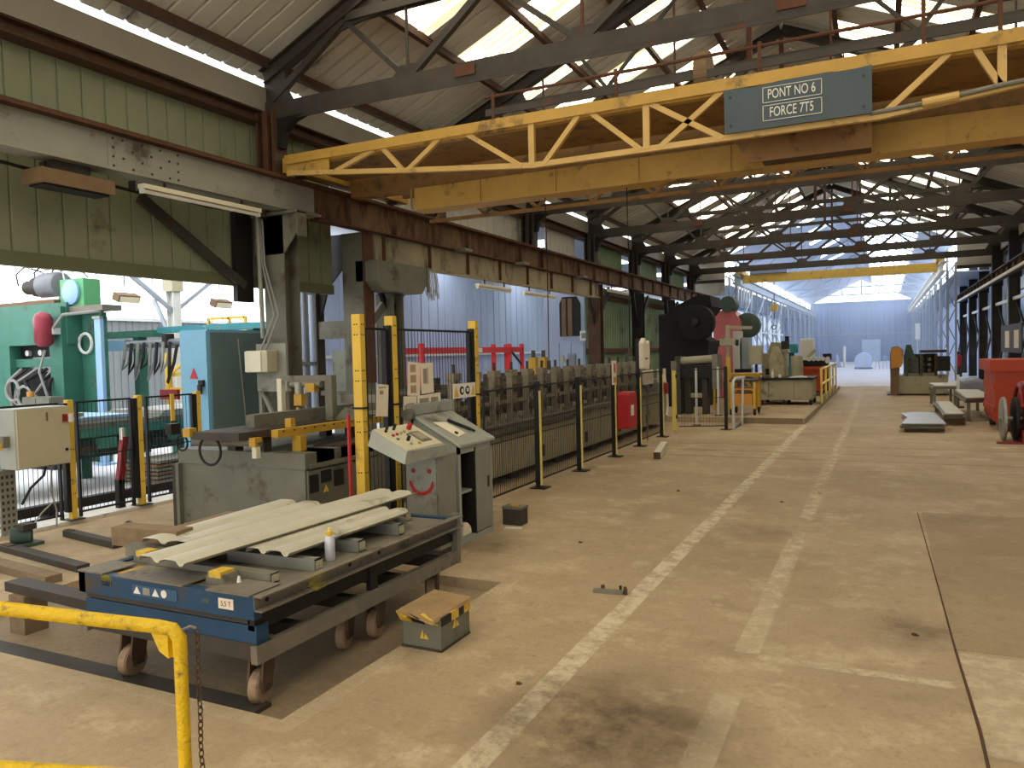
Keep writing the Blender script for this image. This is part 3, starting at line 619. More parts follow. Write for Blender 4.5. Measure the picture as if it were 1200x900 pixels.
pm = G().sheet((0, FY1 + .08, 0), (1, 0, 0), (0, 0, 5.85), [(0, 0), (.05, .05), (.12, .05), (.17, 0), (.5, 0), (.55, .03), (.6, 0), (1, 0)], 1, .01).mesh('panel', 'far_blue')
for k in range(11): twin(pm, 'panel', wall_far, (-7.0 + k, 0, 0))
G().b(FX0, FX1, FY1 - .06, FY1 + .06, 2.66, 2.8).o('girt', 'sheet_far', wall_far); G().b(FX0, FX1, FY1 - .1, FY1 + .06, 5.85, 5.98).o('girt', 'sheet_far', wall_far)
window_4 = struct(G().b(FX0, FX1, FY1 + .1, FY1 + .16, 5.9, 5.98).o('window_4', 'white_steel'))
G().prism([(FX0, 5.98), (FXR, 5.98), (FXR, fz(FXR)), (FX0, fz(FX0))], 1, FY1 + .1, FY1 + .12).o('pane', 'gable_light', window_4); G().prism([(FXR, 5.98), (FX1, 5.98), (FX1, fz(FX1)), (FXR, fz(FXR))], 1, FY1 + .1, FY1 + .12).o('pane', 'gable_light', window_4)
for x, z in ((-1.9, 6.6), (-3.7, 6.7), (-.35, 6.7)): G().b(x - .06, x + .06, FY1 + .02, FY1 + .08, z, fz(x)).o('mullion', 'sheet_far', window_4)
door_1 = struct(G().b(-1.9, -.25, FY1 - .02, FY1 + .04, 0, 2.15).o('door_1', 'far_blue_pale'))
for k in range(3): G().b(-1.85 + .55 * k, -1.38 + .55 * k, FY1 - .06, FY1 - .02, .1, 2.05).o('door_leaf', 'far_blue_pale', door_1)
door_2 = struct(G().b(-4.6, -2.95, FY1 - .02, FY1 + .04, 0, 2.6).o('door_2', 'far_blue')); G().b(-4.5, -3.8, FY1 - .06, FY1 - .02, .1, 2.5).o('door_leaf', 'far_blue', door_2); G().b(-3.75, -3.05, FY1 - .06, FY1 - .02, .1, 2.5).o('door_leaf', 'far_blue', door_2)
# far side walls: pale cladding, a translucent band above the rail
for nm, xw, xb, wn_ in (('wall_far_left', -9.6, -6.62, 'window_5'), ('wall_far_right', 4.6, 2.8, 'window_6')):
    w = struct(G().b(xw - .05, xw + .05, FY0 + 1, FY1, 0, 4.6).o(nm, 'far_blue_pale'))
    pm = G().b(xw - (.12 if xw > 0 else -.05), xw + (.12 if xw < 0 else -.05), 0, 1.9, 0, 4.5).mesh('panel', 'far_blue_pale')
    for k in range(22): twin(pm, 'panel', w, (0, 38.2 + 2.06 * k, 0))
    r = struct(G().b(min(xw, xb), max(xw, xb), FY0 + 1, FY1, 4.6, 4.65).o('ceiling_' + nm[5:] + '_aisle', 'sheet_far'))
    n = struct(G().b(xb - .03, xb + .03, FY0, FY1, 4.95, 5.0).o(wn_, 'lattice_grey'))
    for k in range(21): G().b(xb - .01, xb + .01, 37.2 + 2.2 * k, 39.0 + 2.2 * k, 5.0, fz(xb) - .08).o('pane', 'sky_cool', n)
    for k in range(12 if xw < 0 else 0): G().b(xw - .01 + (.16 if xw < 0 else -.16), xw + .01 + (.16 if xw < 0 else -.16), 37.6 + 3.9 * k, 40.6 + 3.9 * k, 1.9, 4.3).o('pane', 'pane_pale', n)
for nm, x, lab, m in (('rail_beam', -6.0, 'pale grey crane rail beam along the far left side of the hall', 'lattice_grey'), ('rail_beam', 2.2, 'white crane rail beam along the far right side of the hall', 'paint_white')):
    t = thing(nm, lab, 'beam', (x, 37, 4.9)); G().b(x - .12, x + .12, 35.6, 83.4, 4.86, 4.92).b(x - .01, x + .01, 35.6, 83.4, 4.55, 4.86).b(x - .1, x + .1, 35.6, 83.4, 4.5, 4.55).o('beam', m, t); G().b(x - .03, x + .03, 35.6, 83.4, 4.92, 4.98).o('crane_rail', m, t)
def lattice_column(x, y, label, lm='lattice_grey'):
    t = thing('lattice_column', label, 'column', (x, y, 0))
    for dx in (-.16, .16): G().b(x + dx - .04, x + dx + .04, y - .09, y + .09, 0, 5.6).o('post', lm, t)
    for k in range(7):
        z = .3 + .7 * k; s = 1 if k % 2 else -1
        G().bar((x - .14 * s, y, z), (x + .14 * s, y, z + .66), .05, .04).o('lacing', lm, t)
    return t
lc = None
for sx, x in (('left', -6.42), ('right', 2.62)):
    for i in range(11):
        y = 37.6 + 4.4 * i; lab = ORD[i] + ' pale lattice column of the far hall on the ' + sx + ', counted from the near end'
        if lc is None: lc = lattice_column(x, y, lab)
        else: copy_tree(lc, (x, y, 0), label=lab)
# bracing frames between the first far columns
for i in range(4):
    y = 37.6 + 4.4 * i
    t = thing('cross_brace', ORD[i] + ' pale steel cross brace between the far left columns', 'brace', (-6.15, y + 2.2, 2.4))
    G().bar((-6.15, y + .1, .4), (-6.15, y + 4.3, 2.4), .05, .07).o('brace_bar', 'lattice_grey', t); G().bar((-6.15, y + .1, 2.4), (-6.15, y + 4.3, .4), .05, .07).o('brace_bar', 'lattice_grey', t)
    G().bar((-6.15, y, 2.45), (-6.15, y + 4.4, 2.45), .06, .08).o('brace_tie', 'white_steel', t); G().bar((-6.15, y + .1, 2.5), (-6.15, y + 4.3, 4.4), .05, .07).o('brace_bar', 'lattice_grey', t)
for i in range(6):
    t = thing('hanging_strip', ORD[i] + ' grey metal strip hanging under the first far left rail beam', 'strip', (-6.0, 37.0, 4.5), 'hanging strips under the rail beam')
    y = 36.0 + .8 * i; G().quadbox([(-5.96, y, 3.6), (-5.94, y, 3.6), (-5.94, y + .12, 3.6), (-5.96, y + .12, 3.6), (-5.96, y + .2, 4.5), (-5.94, y + .2, 4.5), (-5.94, y + .62, 4.5), (-5.96, y + .62, 4.5)]).o('strip', 'galv', t)
def far_truss(y, lab):
    t = thing('far_truss', lab, 'roof truss', (FXR, y, 5.6))
    G().bar((FX0, y, 5.75), (FX1, y, 5.75), .08, .1).o('bottom_chord', 'sheet_far', t)
    for s in (-1, 1):
        G().bar((FXR + s * 4.6, y, fz(FXR + 4.6) - .08), (FXR, y, 7.95), .08, .1).o('top_chord', 'sheet_far', t)
        for a in (1.1, 2.3, 3.5): G().bar((FXR + s * a, y, 5.78), (FXR + s * (a - .9), y, fz(FXR + a - .9) - .1), .05, .05).o('diagonal', 'sheet_far', t)
    return t
ft = far_truss(42, 'first pale truss of the far hall, behind the far yellow crane')
for i in range(1, 4): copy_tree(ft, (FXR, 42 + 9 * i, 5.6), label=ORD[i] + ' pale truss of the far hall, behind the far yellow crane')
# far crane
fc = thing('overhead_crane', 'distant yellow overhead crane spanning between the far rails', 'crane', (-1.7, 37.2, 4.98))
G().b(-5.86, 2.06, 37.0, 37.3, 4.62, 4.99).o('main_girder', 'safety_yellow', fc); G().b(-6.1, -5.8, 36.4, 38.2, 4.99, 5.2).o('end_carriage', 'safety_yellow', fc); G().b(2.0, 2.3, 36.4, 38.2, 4.99, 5.2).o('end_carriage', 'safety_yellow', fc)
G().b(-5.5, -3.9, 36.85, 37.6, 5.0, 5.35).o('trolley', 'far_blue', fc)
hk = thing('chain_hoist', 'yellow chain hoist block hanging below the far crane', 'hoist', (-4.5, 37.15, 3.3)); G().bc((-4.5, 37.15, 3.42), (.28, .2, .3)).o('block', 'safety_yellow', hk); G().tube([(-4.5, 37.15, 3.55), (-4.5, 37.15, 4.615)], .02, 6).o('chain', 'steel_dark', hk); G().tube([(-4.5, 37.15, 3.3), (-4.52, 37.15, 2.65)], .018, 6).ring((-4.52, 37.15, 2.53), (0, 1, 0), .09, .025, 12, 5).o('hook', 'steel_dark', hk)
# far floor items
t = thing('steel_coil', 'pale blue steel coil standing on the far floor before the pale door', 'coil', (-1.2, 57, 0))
G().lathe((-1.2, 56.5, .55), (0, 1, 0), [(0, .22), (0, .53), (.05, .55), (.95, .55), (1, .53), (1, .22)], 24).o('coil', 'far_blue_pale', t, smooth=True); G().b(-1.75, -.65, 56.5, 57.5, 0, .12).o('cradle', 'far_blue', t); G().b(-1.24, -1.16, 56.4, 56.45, .1, .9).o('strap', 'paint_white', t)
for i, x in enumerate((-.35, .1, .5)):
    t = thing('trestle', ORD[i] + ' small pale trestle to the right of the pale blue coil', 'trestle', (x, 56, 0))
    for dx in (-.14, .14):
        for dy in (-.3, .3): G().bar((x + dx, 56 + dy, 0), (x + dx * .4, 56 + dy, .75), .05, .05).o('leg', 'far_blue_pale', t)
    G().b(x - .08, x + .08, 55.5, 56.5, .75, .84).o('beam', 'far_blue_pale', t)
t = thing('bollard', 'white bollard on the far floor left of the pale blue coil', 'bollard', (-2.6, 62, 0)); G().cyl((-2.6, 62, 0), (-2.6, 62, 1.5), .1).o('post', 'paint_white', t); G().cyl((-2.6, 62, 1.5), (-2.6, 62, 1.56), .12).o('cap', 'white_steel', t)
t = thing('traffic_cone', 'dark cone on the far floor beside the white bollard', 'cone', (-3.1, 62, 0)); G().cyl((-3.1, 62, .05), (-3.1, 62, 1.0), .3, .05).o('body', 'sheet_far', t); G().b(-3.45, -2.75, 61.65, 62.35, 0, .05).o('base', 'sheet_far', t)
t = thing('switch_cabinet', 'pale square cabinet on the far right wall below the white rail', 'cabinet', (2.2, 60, 1.9)); G().b(2.0, 2.28, 59.6, 60.5, 1.9, 3.0).o('body', 'white_steel', t); G().b(2.05, 2.2, 59.58, 59.6, 2.0, 2.9).o('door', 'paint_white', t); G().bar((2.14, 60, 0), (2.14, 60, 1.9), .08, .08).o('leg', 'white_steel', t)

# ================================================================ MIDDLE GROUND
pf = thing('platform', 'low raised concrete platform under the workbench and machines', 'platform', (-2.1, 17, 0)); G().b(-2.72, -1.5, 16.86, 31, 0, .12).o('slab', 'concrete', pf); G().b(-1.5, -1.46, 16.8, 31, 0, .12).o('edge_strip', 'plank', pf); G().b(-2.72, -1.5, 16.83, 16.86, 0, .12).o('front_face', 'concrete_dark', pf)
pf2 = G().b(-7.1, -2.73, 16.9, 31, 0, .12).o('slab', 'concrete', pf)
PZ1 = .121
wb = thing('workbench', 'grey steel workbench with dark top and three plain front panels on the platform', 'workbench', (-2.2, 20.7, PZ1))
for k, (a, b) in enumerate(((-2.9, -2.68), (-2.67, -2.06), (-2.05, -1.63))): G().b(a, b, 20.7, 20.73, .25, .76).o('front_panel', 'olive_grey', wb)
G().b(-2.9, -1.62, 20.73, 22.0, .25, .76).o('carcass', 'olive_grey', wb); G().b(-2.98, -1.58, 20.64, 22.05, .76, .82).o('top', 'steel_black', wb)
for x in (-2.85, -2.3, -1.66):
    for y in (20.76, 21.9): G().b(x - .04, x + .04, y - .04, y + .04, PZ1, .25).o('foot', 'steel_black', wb)
t = thing('tool_grinder', 'beige machine tool with dark slots standing behind the workbench', 'machine', (-2.6, 22.6, PZ1))
G().b(-3.05, -2.45, 22.3, 23.2, PZ1, 1.45).o('body', 'beige_machine', t, bevel=.03); G().prism([(-2.9, 1.45), (-2.35, 1.45), (-2.45, 1.72), (-2.8, 1.75)], 1, 22.3, 23.0).o('head', 'beige_machine', t); G().b(-2.8, -2.66, 22.28, 22.3, 1.1, 1.4).o('slot', 'steel_black', t); G().b(-2.95, -2.6, 22.28, 22.3, .85, 1.02).o('slot', 'steel_black', t)
t = thing('control_box', 'beige control box on a stalk left of the beige machine tool', 'control box', (-3.05, 21.2, PZ1)); G().b(-3.2, -2.88, 21.0, 21.25, 1.17, 1.66).o('box', 'box_cream', t); G().b(-3.17, -2.91, 20.985, 21.0, 1.2, 1.63).o('door', 'box_cream', t); G().b(-3.06, -3.0, 21.1, 21.16, PZ1, 1.17).o('stalk', 'steel_dark', t)
t = thing('monitor', 'small dark monitor on an arm over the workbench', 'monitor', (-2.42, 21.6, .82)); G().b(-2.44, -2.24, 21.5, 21.56, 1.55, 1.76).o('screen', 'paint_black', t); G().b(-2.36, -2.32, 21.54, 21.58, .82, 1.6).o('arm', 'beige_machine', t)
t = thing('gearbox_casting', 'pale tapered machine casting standing on the workbench', 'casting', (-2.5, 21.2, .82)); G().prism([(-2.68, .82), (-2.3, .82), (-2.36, 1.3), (-2.48, 1.62), (-2.6, 1.62), (-2.7, 1.25)], 1, 21.0, 21.3).o('casting', 'beige_machine', t, bevel=.02); G().cyl((-2.5, 20.98, 1.3), (-2.5, 21.0, 1.3), .08).o('cover', 'olive_grey', t)
t = thing('drum', 'small olive drum on the right of the workbench top', 'drum', (-2.04, 21.3, .82)); G().lathe((-2.04, 21.3, .82), (0, 0, 1), [(0, .16), (.03, .165), (.25, .155), (.27, .165), (.5, .15), (.52, .155), (.53, .14)], 16).o('body', 'olive_grey', t, smooth=True); G().cyl((-2.04, 21.3, 1.35), (-2.04, 21.3, 1.37), .13).o('lid', 'beige_machine', t)
t = thing('bottle', 'white squeeze bottle on the workbench top', 'bottle', (-2.58, 20.8, .82)); G().lathe((-2.58, 20.8, .82), (0, 0, 1), [(0, .03), (.13, .03), (.16, .012)], 10).o('body', 'paint_white', t); G().cyl((-2.58, 20.8, .98), (-2.58, 20.8, 1.06), .012, .004).o('nozzle', 'paint_white', t)
t = thing('bottle', 'short white pot on the workbench top right of the squeeze bottle', 'pot', (-2.4, 20.8, .82)); G().cyl((-2.4, 20.8, .82), (-2.4, 20.8, .9), .035).o('body', 'paint_white', t); G().cyl((-2.4, 20.8, .9), (-2.4, 20.8, .94), .025).o('cap', 'box_cream', t)
t = thing('rag', 'white rag lying on the workbench top near the drum', 'rag', (-1.95, 20.8, .82)); G().prism([(-2.2, .82), (-1.75, .82), (-1.78, .84), (-1.9, .86), (-2.1, .85)], 1, 20.75, 21.0).o('cloth', 'paint_white', t)
t = thing('drill_press', 'teal pillar machine behind the drum', 'machine', (-2.7, 26, PZ1)); G().b(-2.85, -2.5, 25.9, 26.5, PZ1, 1.0).o('base', 'teal', t); G().cyl((-2.66, 26.2, 1.0), (-2.66, 26.2, 1.6), .09).o('pillar', 'teal', t); G().bc((-2.62, 26.1, 1.55), (.3, .6, .3)).o('head', 'teal', t, bevel=.03); G().bc((-2.78, 26.1, 1.85), (.12, .12, .2)).o('motor', 'steel_black', t)
t = thing('display_panel', 'white rounded panel on legs behind the orange bin', 'panel', (-2.4, 29, PZ1)); G().b(-2.66, -2.18, 29, 29.04, 1.1, 1.88).o('board', 'paint_white', t, bevel=.02); G().b(-2.6, -2.24, 28.99, 29, 1.2, 1.78).o('face', 'white_steel', t)
for x in (-2.6, -2.26): G().b(x - .02, x + .02, 29.0, 29.04, PZ1, 1.1).o('leg', 'white_steel', t)
t = thing('engine_unit', 'dark engine-like unit with white round parts over the orange bin', 'machine', (-1.85, 26.6, 0)); G().b(-2.4, -1.55, 26.5, 27.2, PZ1, 1.0).o('stand', 'steel_black', t); G().b(-2.4, -1.6, 26.4, 27.2, 1.0, 1.16).o('tray', 'steel_black', t)
for k in range(5): G().cyl((-2.15 + .14 * k, 26.38, 1.2), (-2.15 + .14 * k, 26.7, 1.2), .07, n=12).o('roller', 'white_steel', t)
G().b(-1.74, -1.5, 26.4, 26.9, 1.16, 1.36).o('cover', 'steel_black', t); G().bar((-2.2, 26.5, 1.25), (-1.95, 26.5, 1.5), .08, .1).o('arm', 'box_cream', t); G().cyl((-1.6, 26.36, 1.12), (-1.6, 26.4, 1.12), .07).o('cap', 'paint_white', t)
t = thing('waste_bin', 'orange-red rectangular bin on the platform behind the workbench', 'bin', (-1.85, 25.2, PZ1)); G().prism([(-2.2, .26), (-1.62, .26), (-1.55, 1.0), (-2.3, 1.0)], 1, 24.7, 25.8).o('body', 'orange_red', t); G().b(-2.34, -1.52, 24.64, 25.86, .9, 1.0).o('rim', 'orange_red', t)
for x in (-2.1, -1.72):
    for y in (24.9, 25.6): G().cyl((x, y, .20), (x + .05, y, .20), .075, n=12).o('wheel', 'rubber', t)
t = thing('guard_rail', 'yellow and white tube guard rail along the platform edge', 'rail', (-1.42, 24, 0))
for i, y in enumerate((21.3, 23.0, 24.6, 26.3, 28)): G().tube([(-1.44, y, .12), (-1.44, y, 1.02)], .03, 8).o('post', 'stripe_yellow' if i != 4 else 'paint_white', t)
for z in (1.02, .62): G().tube([(-1.44, 21.3, z), (-1.44, 28, z)], .028, 8).o('rail', 'stripe_yellow', t)
G().b(-1.46, -1.43, 21.3, 28, .13, .3).o('kick_plate', 'plank', t)
t = thing('tool_trolley', 'yellow wheeled trolley with orange bin at the left platform corner', 'trolley', (-2.8, 17.5, PZ1))
for x in (-3.05, -2.55):
    for y in (17.45, 18.1):
        G().lathe((x - .02, y, PZ1 + .075), (1, 0, 0), [(0, .04), (0, .07), (.01, .075), (.035, .075), (.045, .07), (.045, .04)], 14).o('wheel', 'rubber', t); G().bar((x, y, .2), (x, y, .9), .045, .045).o('leg', 'safety_yellow', t)
G().b(-3.08, -2.52, 17.42, 18.14, .86, .9).o('top', 'steel_dark', t); G().b(-3.0, -2.6, 17.44, 18.1, .34, .6).o('bin', 'orange', t); G().b(-3.05, -2.55, 17.44, 18.12, .68, .72).o('shelf', 'orange', t)
t = thing('hand_rail', 'bent pale tube handrail standing before the yellow trolley', 'handrail', (-2.7, 16.2, 0)); G().tube([(-2.69, 15.6, 0), (-2.69, 15.6, .84), (-2.69, 15.66, .95), (-2.68, 15.85, 1.0), (-2.6, 16.4, 1.0)], .028, 8).o('tube', 'white_steel', t); G().tube([(-2.65, 16.4, 0), (-2.62, 16.4, 1.0)], .022, 8).o('post', 'white_steel', t); G().prism([(15.5, 0), (16.8, 0), (16.8, .13)], 0, -2.72, -2.66).o('ramp_plate', 'galv_dull', t)
# cage panel across the end of the roll line
def mesh_panel(t, p, q, z0, z1, step=.05, m='paint_black', rails=(0, 1)):
    p, q = Vector(p), Vector(q); d = q - p; n = int(d.length / step); g = G()
    for k in range(1, n):
        a = p + d * (k / n); g.bar((a.x, a.y, z0), (a.x, a.y, z1), .004, .004, up=(0, 1, 0))
    w = g.o('wire_mesh', m, t); w['kind'] = 'stuff'
    for z in (z0, z1): G().bar((p.x, p.y, z), (q.x, q.y, z), .012, .02).o('frame_bar', m, t)
    G().bar((p.x, p.y, (z0 + z1) / 2), (q.x, q.y, (z0 + z1) / 2), .01, .012).o('frame_bar', m, t)
t = thing('cage_panel', 'black wire cage panel standing across the end of the roll line', 'fence', (-3.2, 15.3, 0)); mesh_panel(t, (-3.66, 15.1, 0), (-2.82, 15.45, 0), .08, 1.2, .06); G().b(-2.83, -2.77, 15.42, 15.48, 0, 1.25).o('post', 'paint_black', t); G().b(-2.9, -2.7, 15.35, 15.55, 0, .012).o('foot', 'paint_black', t)
t = thing('fence_post', 'bright yellow square post at the corner of the cage', 'post', (-3.7, 15.0, 0)); G().b(-3.75, -3.68, 14.96, 15.04, 0, 1.2).o('post', 'stripe_yellow', t); G().b(-3.76, -3.67, 14.95, 15.05, 1.2, 1.38).o('cap', 'galv_dull', t)
for z in (.25, 1.05): G().b(-3.68, -3.66, 14.97, 15.03, z, z + .07).o('bracket', 'steel_black', t)
for y, lab in ((16.28, 'pale slim fence post just behind the cage panel'), (17.3, 'pale slim fence post farther behind the cage panel')):
    t = thing('fence_post', lab, 'post', (-3.3, y, 0)); x = -3.56 if y < 17 else -3.3; G().b(x - .02, x + .02, y - .02, y + .02, .012 if y < 16.9 else .121, 1.2).o('post', 'white_steel', t); G().b(x - .08, x + .08, y - .08, y + .08, 0 if y < 16.9 else .121, .012 if y < 16.9 else .133).o('foot', 'steel_black', t)
# black press
t = thing('power_press', 'huge black press with a round flywheel end towering behind the cage', 'press', (-4.6, 20.4, .121))
G().b(-5.35, -4.25, 20.0, 21.6, .121, 2.55).o('frame', 'machine_black', t, bevel=.05); G().prism([(-5.2, 2.5), (-4.1, 2.5), (-3.95, 2.7), (-4.0, 2.98), (-4.35, 2.98), (-4.8, 2.78)], 1, 20.0, 21.4).o('crown', 'machine_black', t)
G().lathe((-4.28, 19.55, 2.28), (0, 1, 0), [(0, .1), (0, .4), (.03, .46), (.3, .46), (.34, .42), (.34, .1)], 28).o('flywheel', 'machine_black', t, smooth=True); G().lathe((-4.28, 19.45, 2.28), (0, 1, 0), [(0, .06), (.02, .1), (.12, .12)], 16).o('hub', 'steel_black', t)
G().prism([(-4.5, 1.1), (-4.1, 1.1), (-4.0, 1.8), (-4.3, 2.0), (-4.5, 2.0)], 1, 19.9, 21.2).o('ram', 'machine_black', t); G().b(-5.5, -4.1, 19.9, 21.4, .121, .8).o('bed', 'machine_black', t)
t = thing('power_press', 'pink-red press with dark motor and a dark round guard, behind the black press', 'press', (-4.2, 24.5, .121))
G().b(-4.75, -3.9, 24, 25.4, .121, 1.6).o('frame', 'pink_red', t); G().prism([(-4.7, 1.6), (-3.85, 1.6), (-3.9, 2.4), (-4.05, 2.72), (-4.3, 2.8), (-4.7, 2.7)], 1, 24, 25.0).o('head', 'pink_red', t); G().lathe((-4.25, 23.9, 2.95), (0, 1, 0), [(0, .1), (0, .24), (.6, .26), (.7, .2)], 18).o('motor', 'green_dark', t); G().b(-4.3, -3.95, 23.97, 24.02, 1.75, 1.8).o('seam', 'steel_black', t)
G().lathe((-3.75, 24.3, 2.3), (0, 1, 0), [(0, .1), (0, .33), (.03, .38), (.4, .38), (.45, .3)], 24).o('belt_guard', 'green_dark', t, smooth=True); G().b(-3.9, -3.5, 24.2, 24.8, 1.3, 1.6).o('gearbox', 'green_dark', t)
t = thing('machine_frame', 'pale grey machine column behind the jib post', 'machine', (-3.7, 23, .121)); G().b(-3.95, -3.75, 23, 23.6, .121, 2.1).o('column', 'white_steel', t); G().b(-3.7, -3.5, 23, 23.6, .121, 1.9).o('column', 'lattice_grey', t); G().b(-3.98, -3.4, 22.9, 23.7, .121, .75).o('base', 'motor_grey', t); G().b(-3.9, -3.45, 22.95, 23.3, .75, 1.0).o('table', 'steel_black', t)
t = thing('jib_post', 'yellow-brown jib post with a side arm and a small dark control head', 'post', (-3.28, 18.5, .121)); G().b(-3.33, -3.24, 18.46, 18.54, .121, 1.4).o('post', 'safety_yellow', t); G().b(-3.33, -3.24, 18.46, 18.54, 1.4, 2.15).o('post', 'olive_grey', t); G().bar((-3.3, 18.5, 2.1), (-2.74, 18.5, 2.07), .07, .07).o('arm', 'olive_grey', t); G().b(-3.48, -3.1, 18.4, 18.46, 1.68, 1.84).o('control_head', 'olive_grey', t)
for x in (-3.52, -3.1): G().b(x, x + .06, 18.4, 18.5, 1.66, 1.8).o('side_lamp', 'steel_black', t)
t = thing('plate_roller', 'grey plate roller with dark bed, just behind the cage', 'machine', (-3.8, 17.6, .121)); G().cyl((-4.2, 17.6, 1.34), (-3.45, 17.6, 1.38), .09, n=16).o('roll', 'olive_grey', t, smooth=True); G().b(-4.25, -3.4, 17.5, 18.0, .95, 1.24).o('bed', 'steel_black', t); G().b(-4.3, -4.18, 17.45, 18.0, .121, 1.45).o('end_frame', 'steel_dark', t); G().b(-3.46, -3.34, 17.45, 18.0, .7, 1.48).o('end_frame', 'galv_dull', t); G().b(-4.1, -3.98, 17.6, 17.9, .121, .95).o('leg', 'steel_dark', t); G().b(-3.72, -3.6, 17.6, 17.9, .121, .95).o('leg', 'steel_dark', t); G().b(-4.1, -3.6, 17.62, 17.66, .5, .6).o('cross_bar', 'olive_grey', t)
t = thing('trestle_table', 'yellow steel bench behind the cage panel, at the foot of the jib post', 'bench', (-3.2, 19.2, .121)); G().b(-3.75, -2.65, 18.9, 19.5, .92, 1.0).o('top', 'gold', t)
for x in (-3.7, -2.72):
    for y in (18.95, 19.45): G().b(x - .03, x + .03, y - .03, y + .03, .121, .92).o('leg', 'gold', t)
G().bar((-3.0, 18.95, .9), (-2.75, 18.95, .5), .04, .05).o('brace', 'gold', t); G().lathe((-3.35, 18.9, .42), (1, 0, 0), [(0, .1), (0, .16), (.08, .16), (.08, .1)], 16).o('wheel', 'rubber', t); G().b(-3.5, -3.15, 19.0, 19.3, .4, .8).o('drive_box', 'red_dark', t)
# ================================================================ RIGHT SIDE
t = thing('forming_machine', 'green and grey forming machine with an orange guard on the right of the aisle', 'machine', (1.0, 27, 0))
G().b(.22, 1.78, 27.0, 28.6, .04, .62).o('base', 'olive_grey', t, bevel=.02); G().prism([(.2, .0), (.42, .0), (.46, .9), (.55, 1.0), (.56, 1.42), (.42, 1.55), (.25, 1.52), (.19, 1.3)], 1, 26.85, 27.25).o('end_guard', 'brown_box', t); G().prism([(.22, .85), (.5, .9), (.55, 1.05), (.55, 1.4), (.42, 1.54), (.26, 1.5), (.21, 1.3)], 1, 26.8, 26.85).o('guard_face', 'orange', t, label='orange guard plate')
G().prism([(.58, .62), (1.0, .62), (.98, 1.1), (.86, 1.3), (.78, 1.58), (.66, 1.58), (.58, 1.2)], 1, 27, 27.5).o('casting', 'green_dark', t); 
for k in range(3): G().b(.62 + .4 * k, .7 + .4 * k, 26.97, 28, .6, 1.3 - .02 * k).o('roll_stand', 'green_dark' if k < 2 else 'steel_brown', t)
for z in (.78, .95, 1.12):
    for k in range(5): G().cyl((.74 + .18 * k, 26.94, z), (.74 + .18 * k, 27.3, z), .055, n=10).o('roll', 'roller_steel' if k % 2 else 'steel_brown', t)
G().b(1.05, 1.75, 27.0, 28, 1.32, 1.4).o('top_beam', 'steel_dark', t); G().b(1.5, 1.84, 26.9, 27.6, .75, 1.2).o('drive_box', 'steel_black', t)
G().b(.6, 1.5, 27.35, 28.2, .62, 1.28).o('rear_frame', 'steel_dark', t); G().b(.56, 1.5, 26.99, 27.05, .62, .7).o('tray', 'galv_dull', t)
for x in (.1, 1.7): G().b(x, x + .2, 26.9, 28.6, 0, .04).o('foot', 'steel_dark', t)
def sheet_stack(nm, lab, poly, z0, z1, n, m, legs=None):
    cx = sum(p[0] for p in poly) / len(poly); cy = sum(p[1] for p in poly) / len(poly); t = thing(nm, lab, 'sheets', (cx, cy, 0 if legs else z0)); h = (z1 - z0) / n
    for k in range(n):
        rnd = [(x + random.uniform(-.04, .04), y + random.uniform(-.06, .06)) for x, y in poly]
        G().prism(rnd, 2, z0 + h * k, z0 + h * k + h * .75).o('sheet', m if k == n - 1 else 'galv_dull', t)
    if legs:
        for x, y in legs: G().b(x - .03, x + .03, y - .03, y + .03, 0, z0).o('leg', 'galv_dull', t)
    return t
for lab, x0, x1, y0, y1 in (('timber bearer under the low grey sheets', .35, 1.0, 15.9, 16.0), ('timber bearer under the far end of the low grey sheets', .38, 1.0, 17.2, 17.3)):
    t = thing('bearer', lab, 'bearer', (.7, y0, 0)); G().b(x0, x1, y0, y1, 0, .08).o('timber', 'timber', t)
sheet_stack('sheet_stack', 'low stack of grey metal sheets nearest the aisle, left of the pair', [(.28, 15.6), (.97, 15.7), (.96, 18.2), (.62, 18.3), (.36, 17.9), (.4, 16.9)], .08, .17, 5, 'galv')
for lab, y0 in (('bearer under the bent grey sheets', 17.3), ('bearer under the far end of the bent grey sheets', 20.4)):
    t = thing('bearer', lab, 'bearer', (1.2, y0, 0)); G().b(1.08, 1.44, y0, y0 + .12, 0, .14).o('timber', 'timber', t)
sheet_stack('sheet_stack', 'stack of bent pale sheets lying right of the low grey sheets', [(1.06, 17.0), (1.42, 17.1), (1.42, 20.6), (1.08, 20.8)], .14, .24, 5, 'corr_sheet')
sheet_stack('sheet_stack', 'short sheet pile on a dark bench in front of the forming machine', [(1.12, 21.8), (1.62, 21.8), (1.66, 23.4), (1.14, 23.4)], .46, .56, 3, 'corr_sheet', [(1.15, 21.9), (1.6, 21.9), (1.15, 23.3), (1.6, 23.3)])
sheet_stack('sheet_stack', 'warped pale sheets on a low trestle left of the orange container', [(1.52, 18.0), (2.0, 18.2), (2.05, 21.0), (1.54, 21.2)], .38, .5, 4, 'corr_sheet', [(1.56, 18.1), (1.94, 18.3), (1.6, 21.1), (1.98, 20.9)])
t = thing('sheet_upright', 'narrow white sheet standing on edge behind the trestle sheets', 'sheet', (1.62, 21.6, 0)); G().b(1.62, 1.68, 21.7, 21.74, 0, .82).o('sheet', 'paint_white', t); G().b(1.55, 1.78, 21.66, 21.8, 0, .04).o('foot', 'steel_dark', t)
t = thing('cloth_heap', 'lilac-grey heap of strapping beside the right columns', 'heap', (2.2, 25, 0)); G().prism([(1.8, 0), (2.7, 0), (2.65, .4), (2.4, .62), (1.95, .55)], 1, 24.5, 25.8).o('heap', 'motor_grey', t, bevel=.1)
t = thing('skip_container', 'orange steel skip at the right edge of the photo', 'container', (2.5, 16.7, 0))
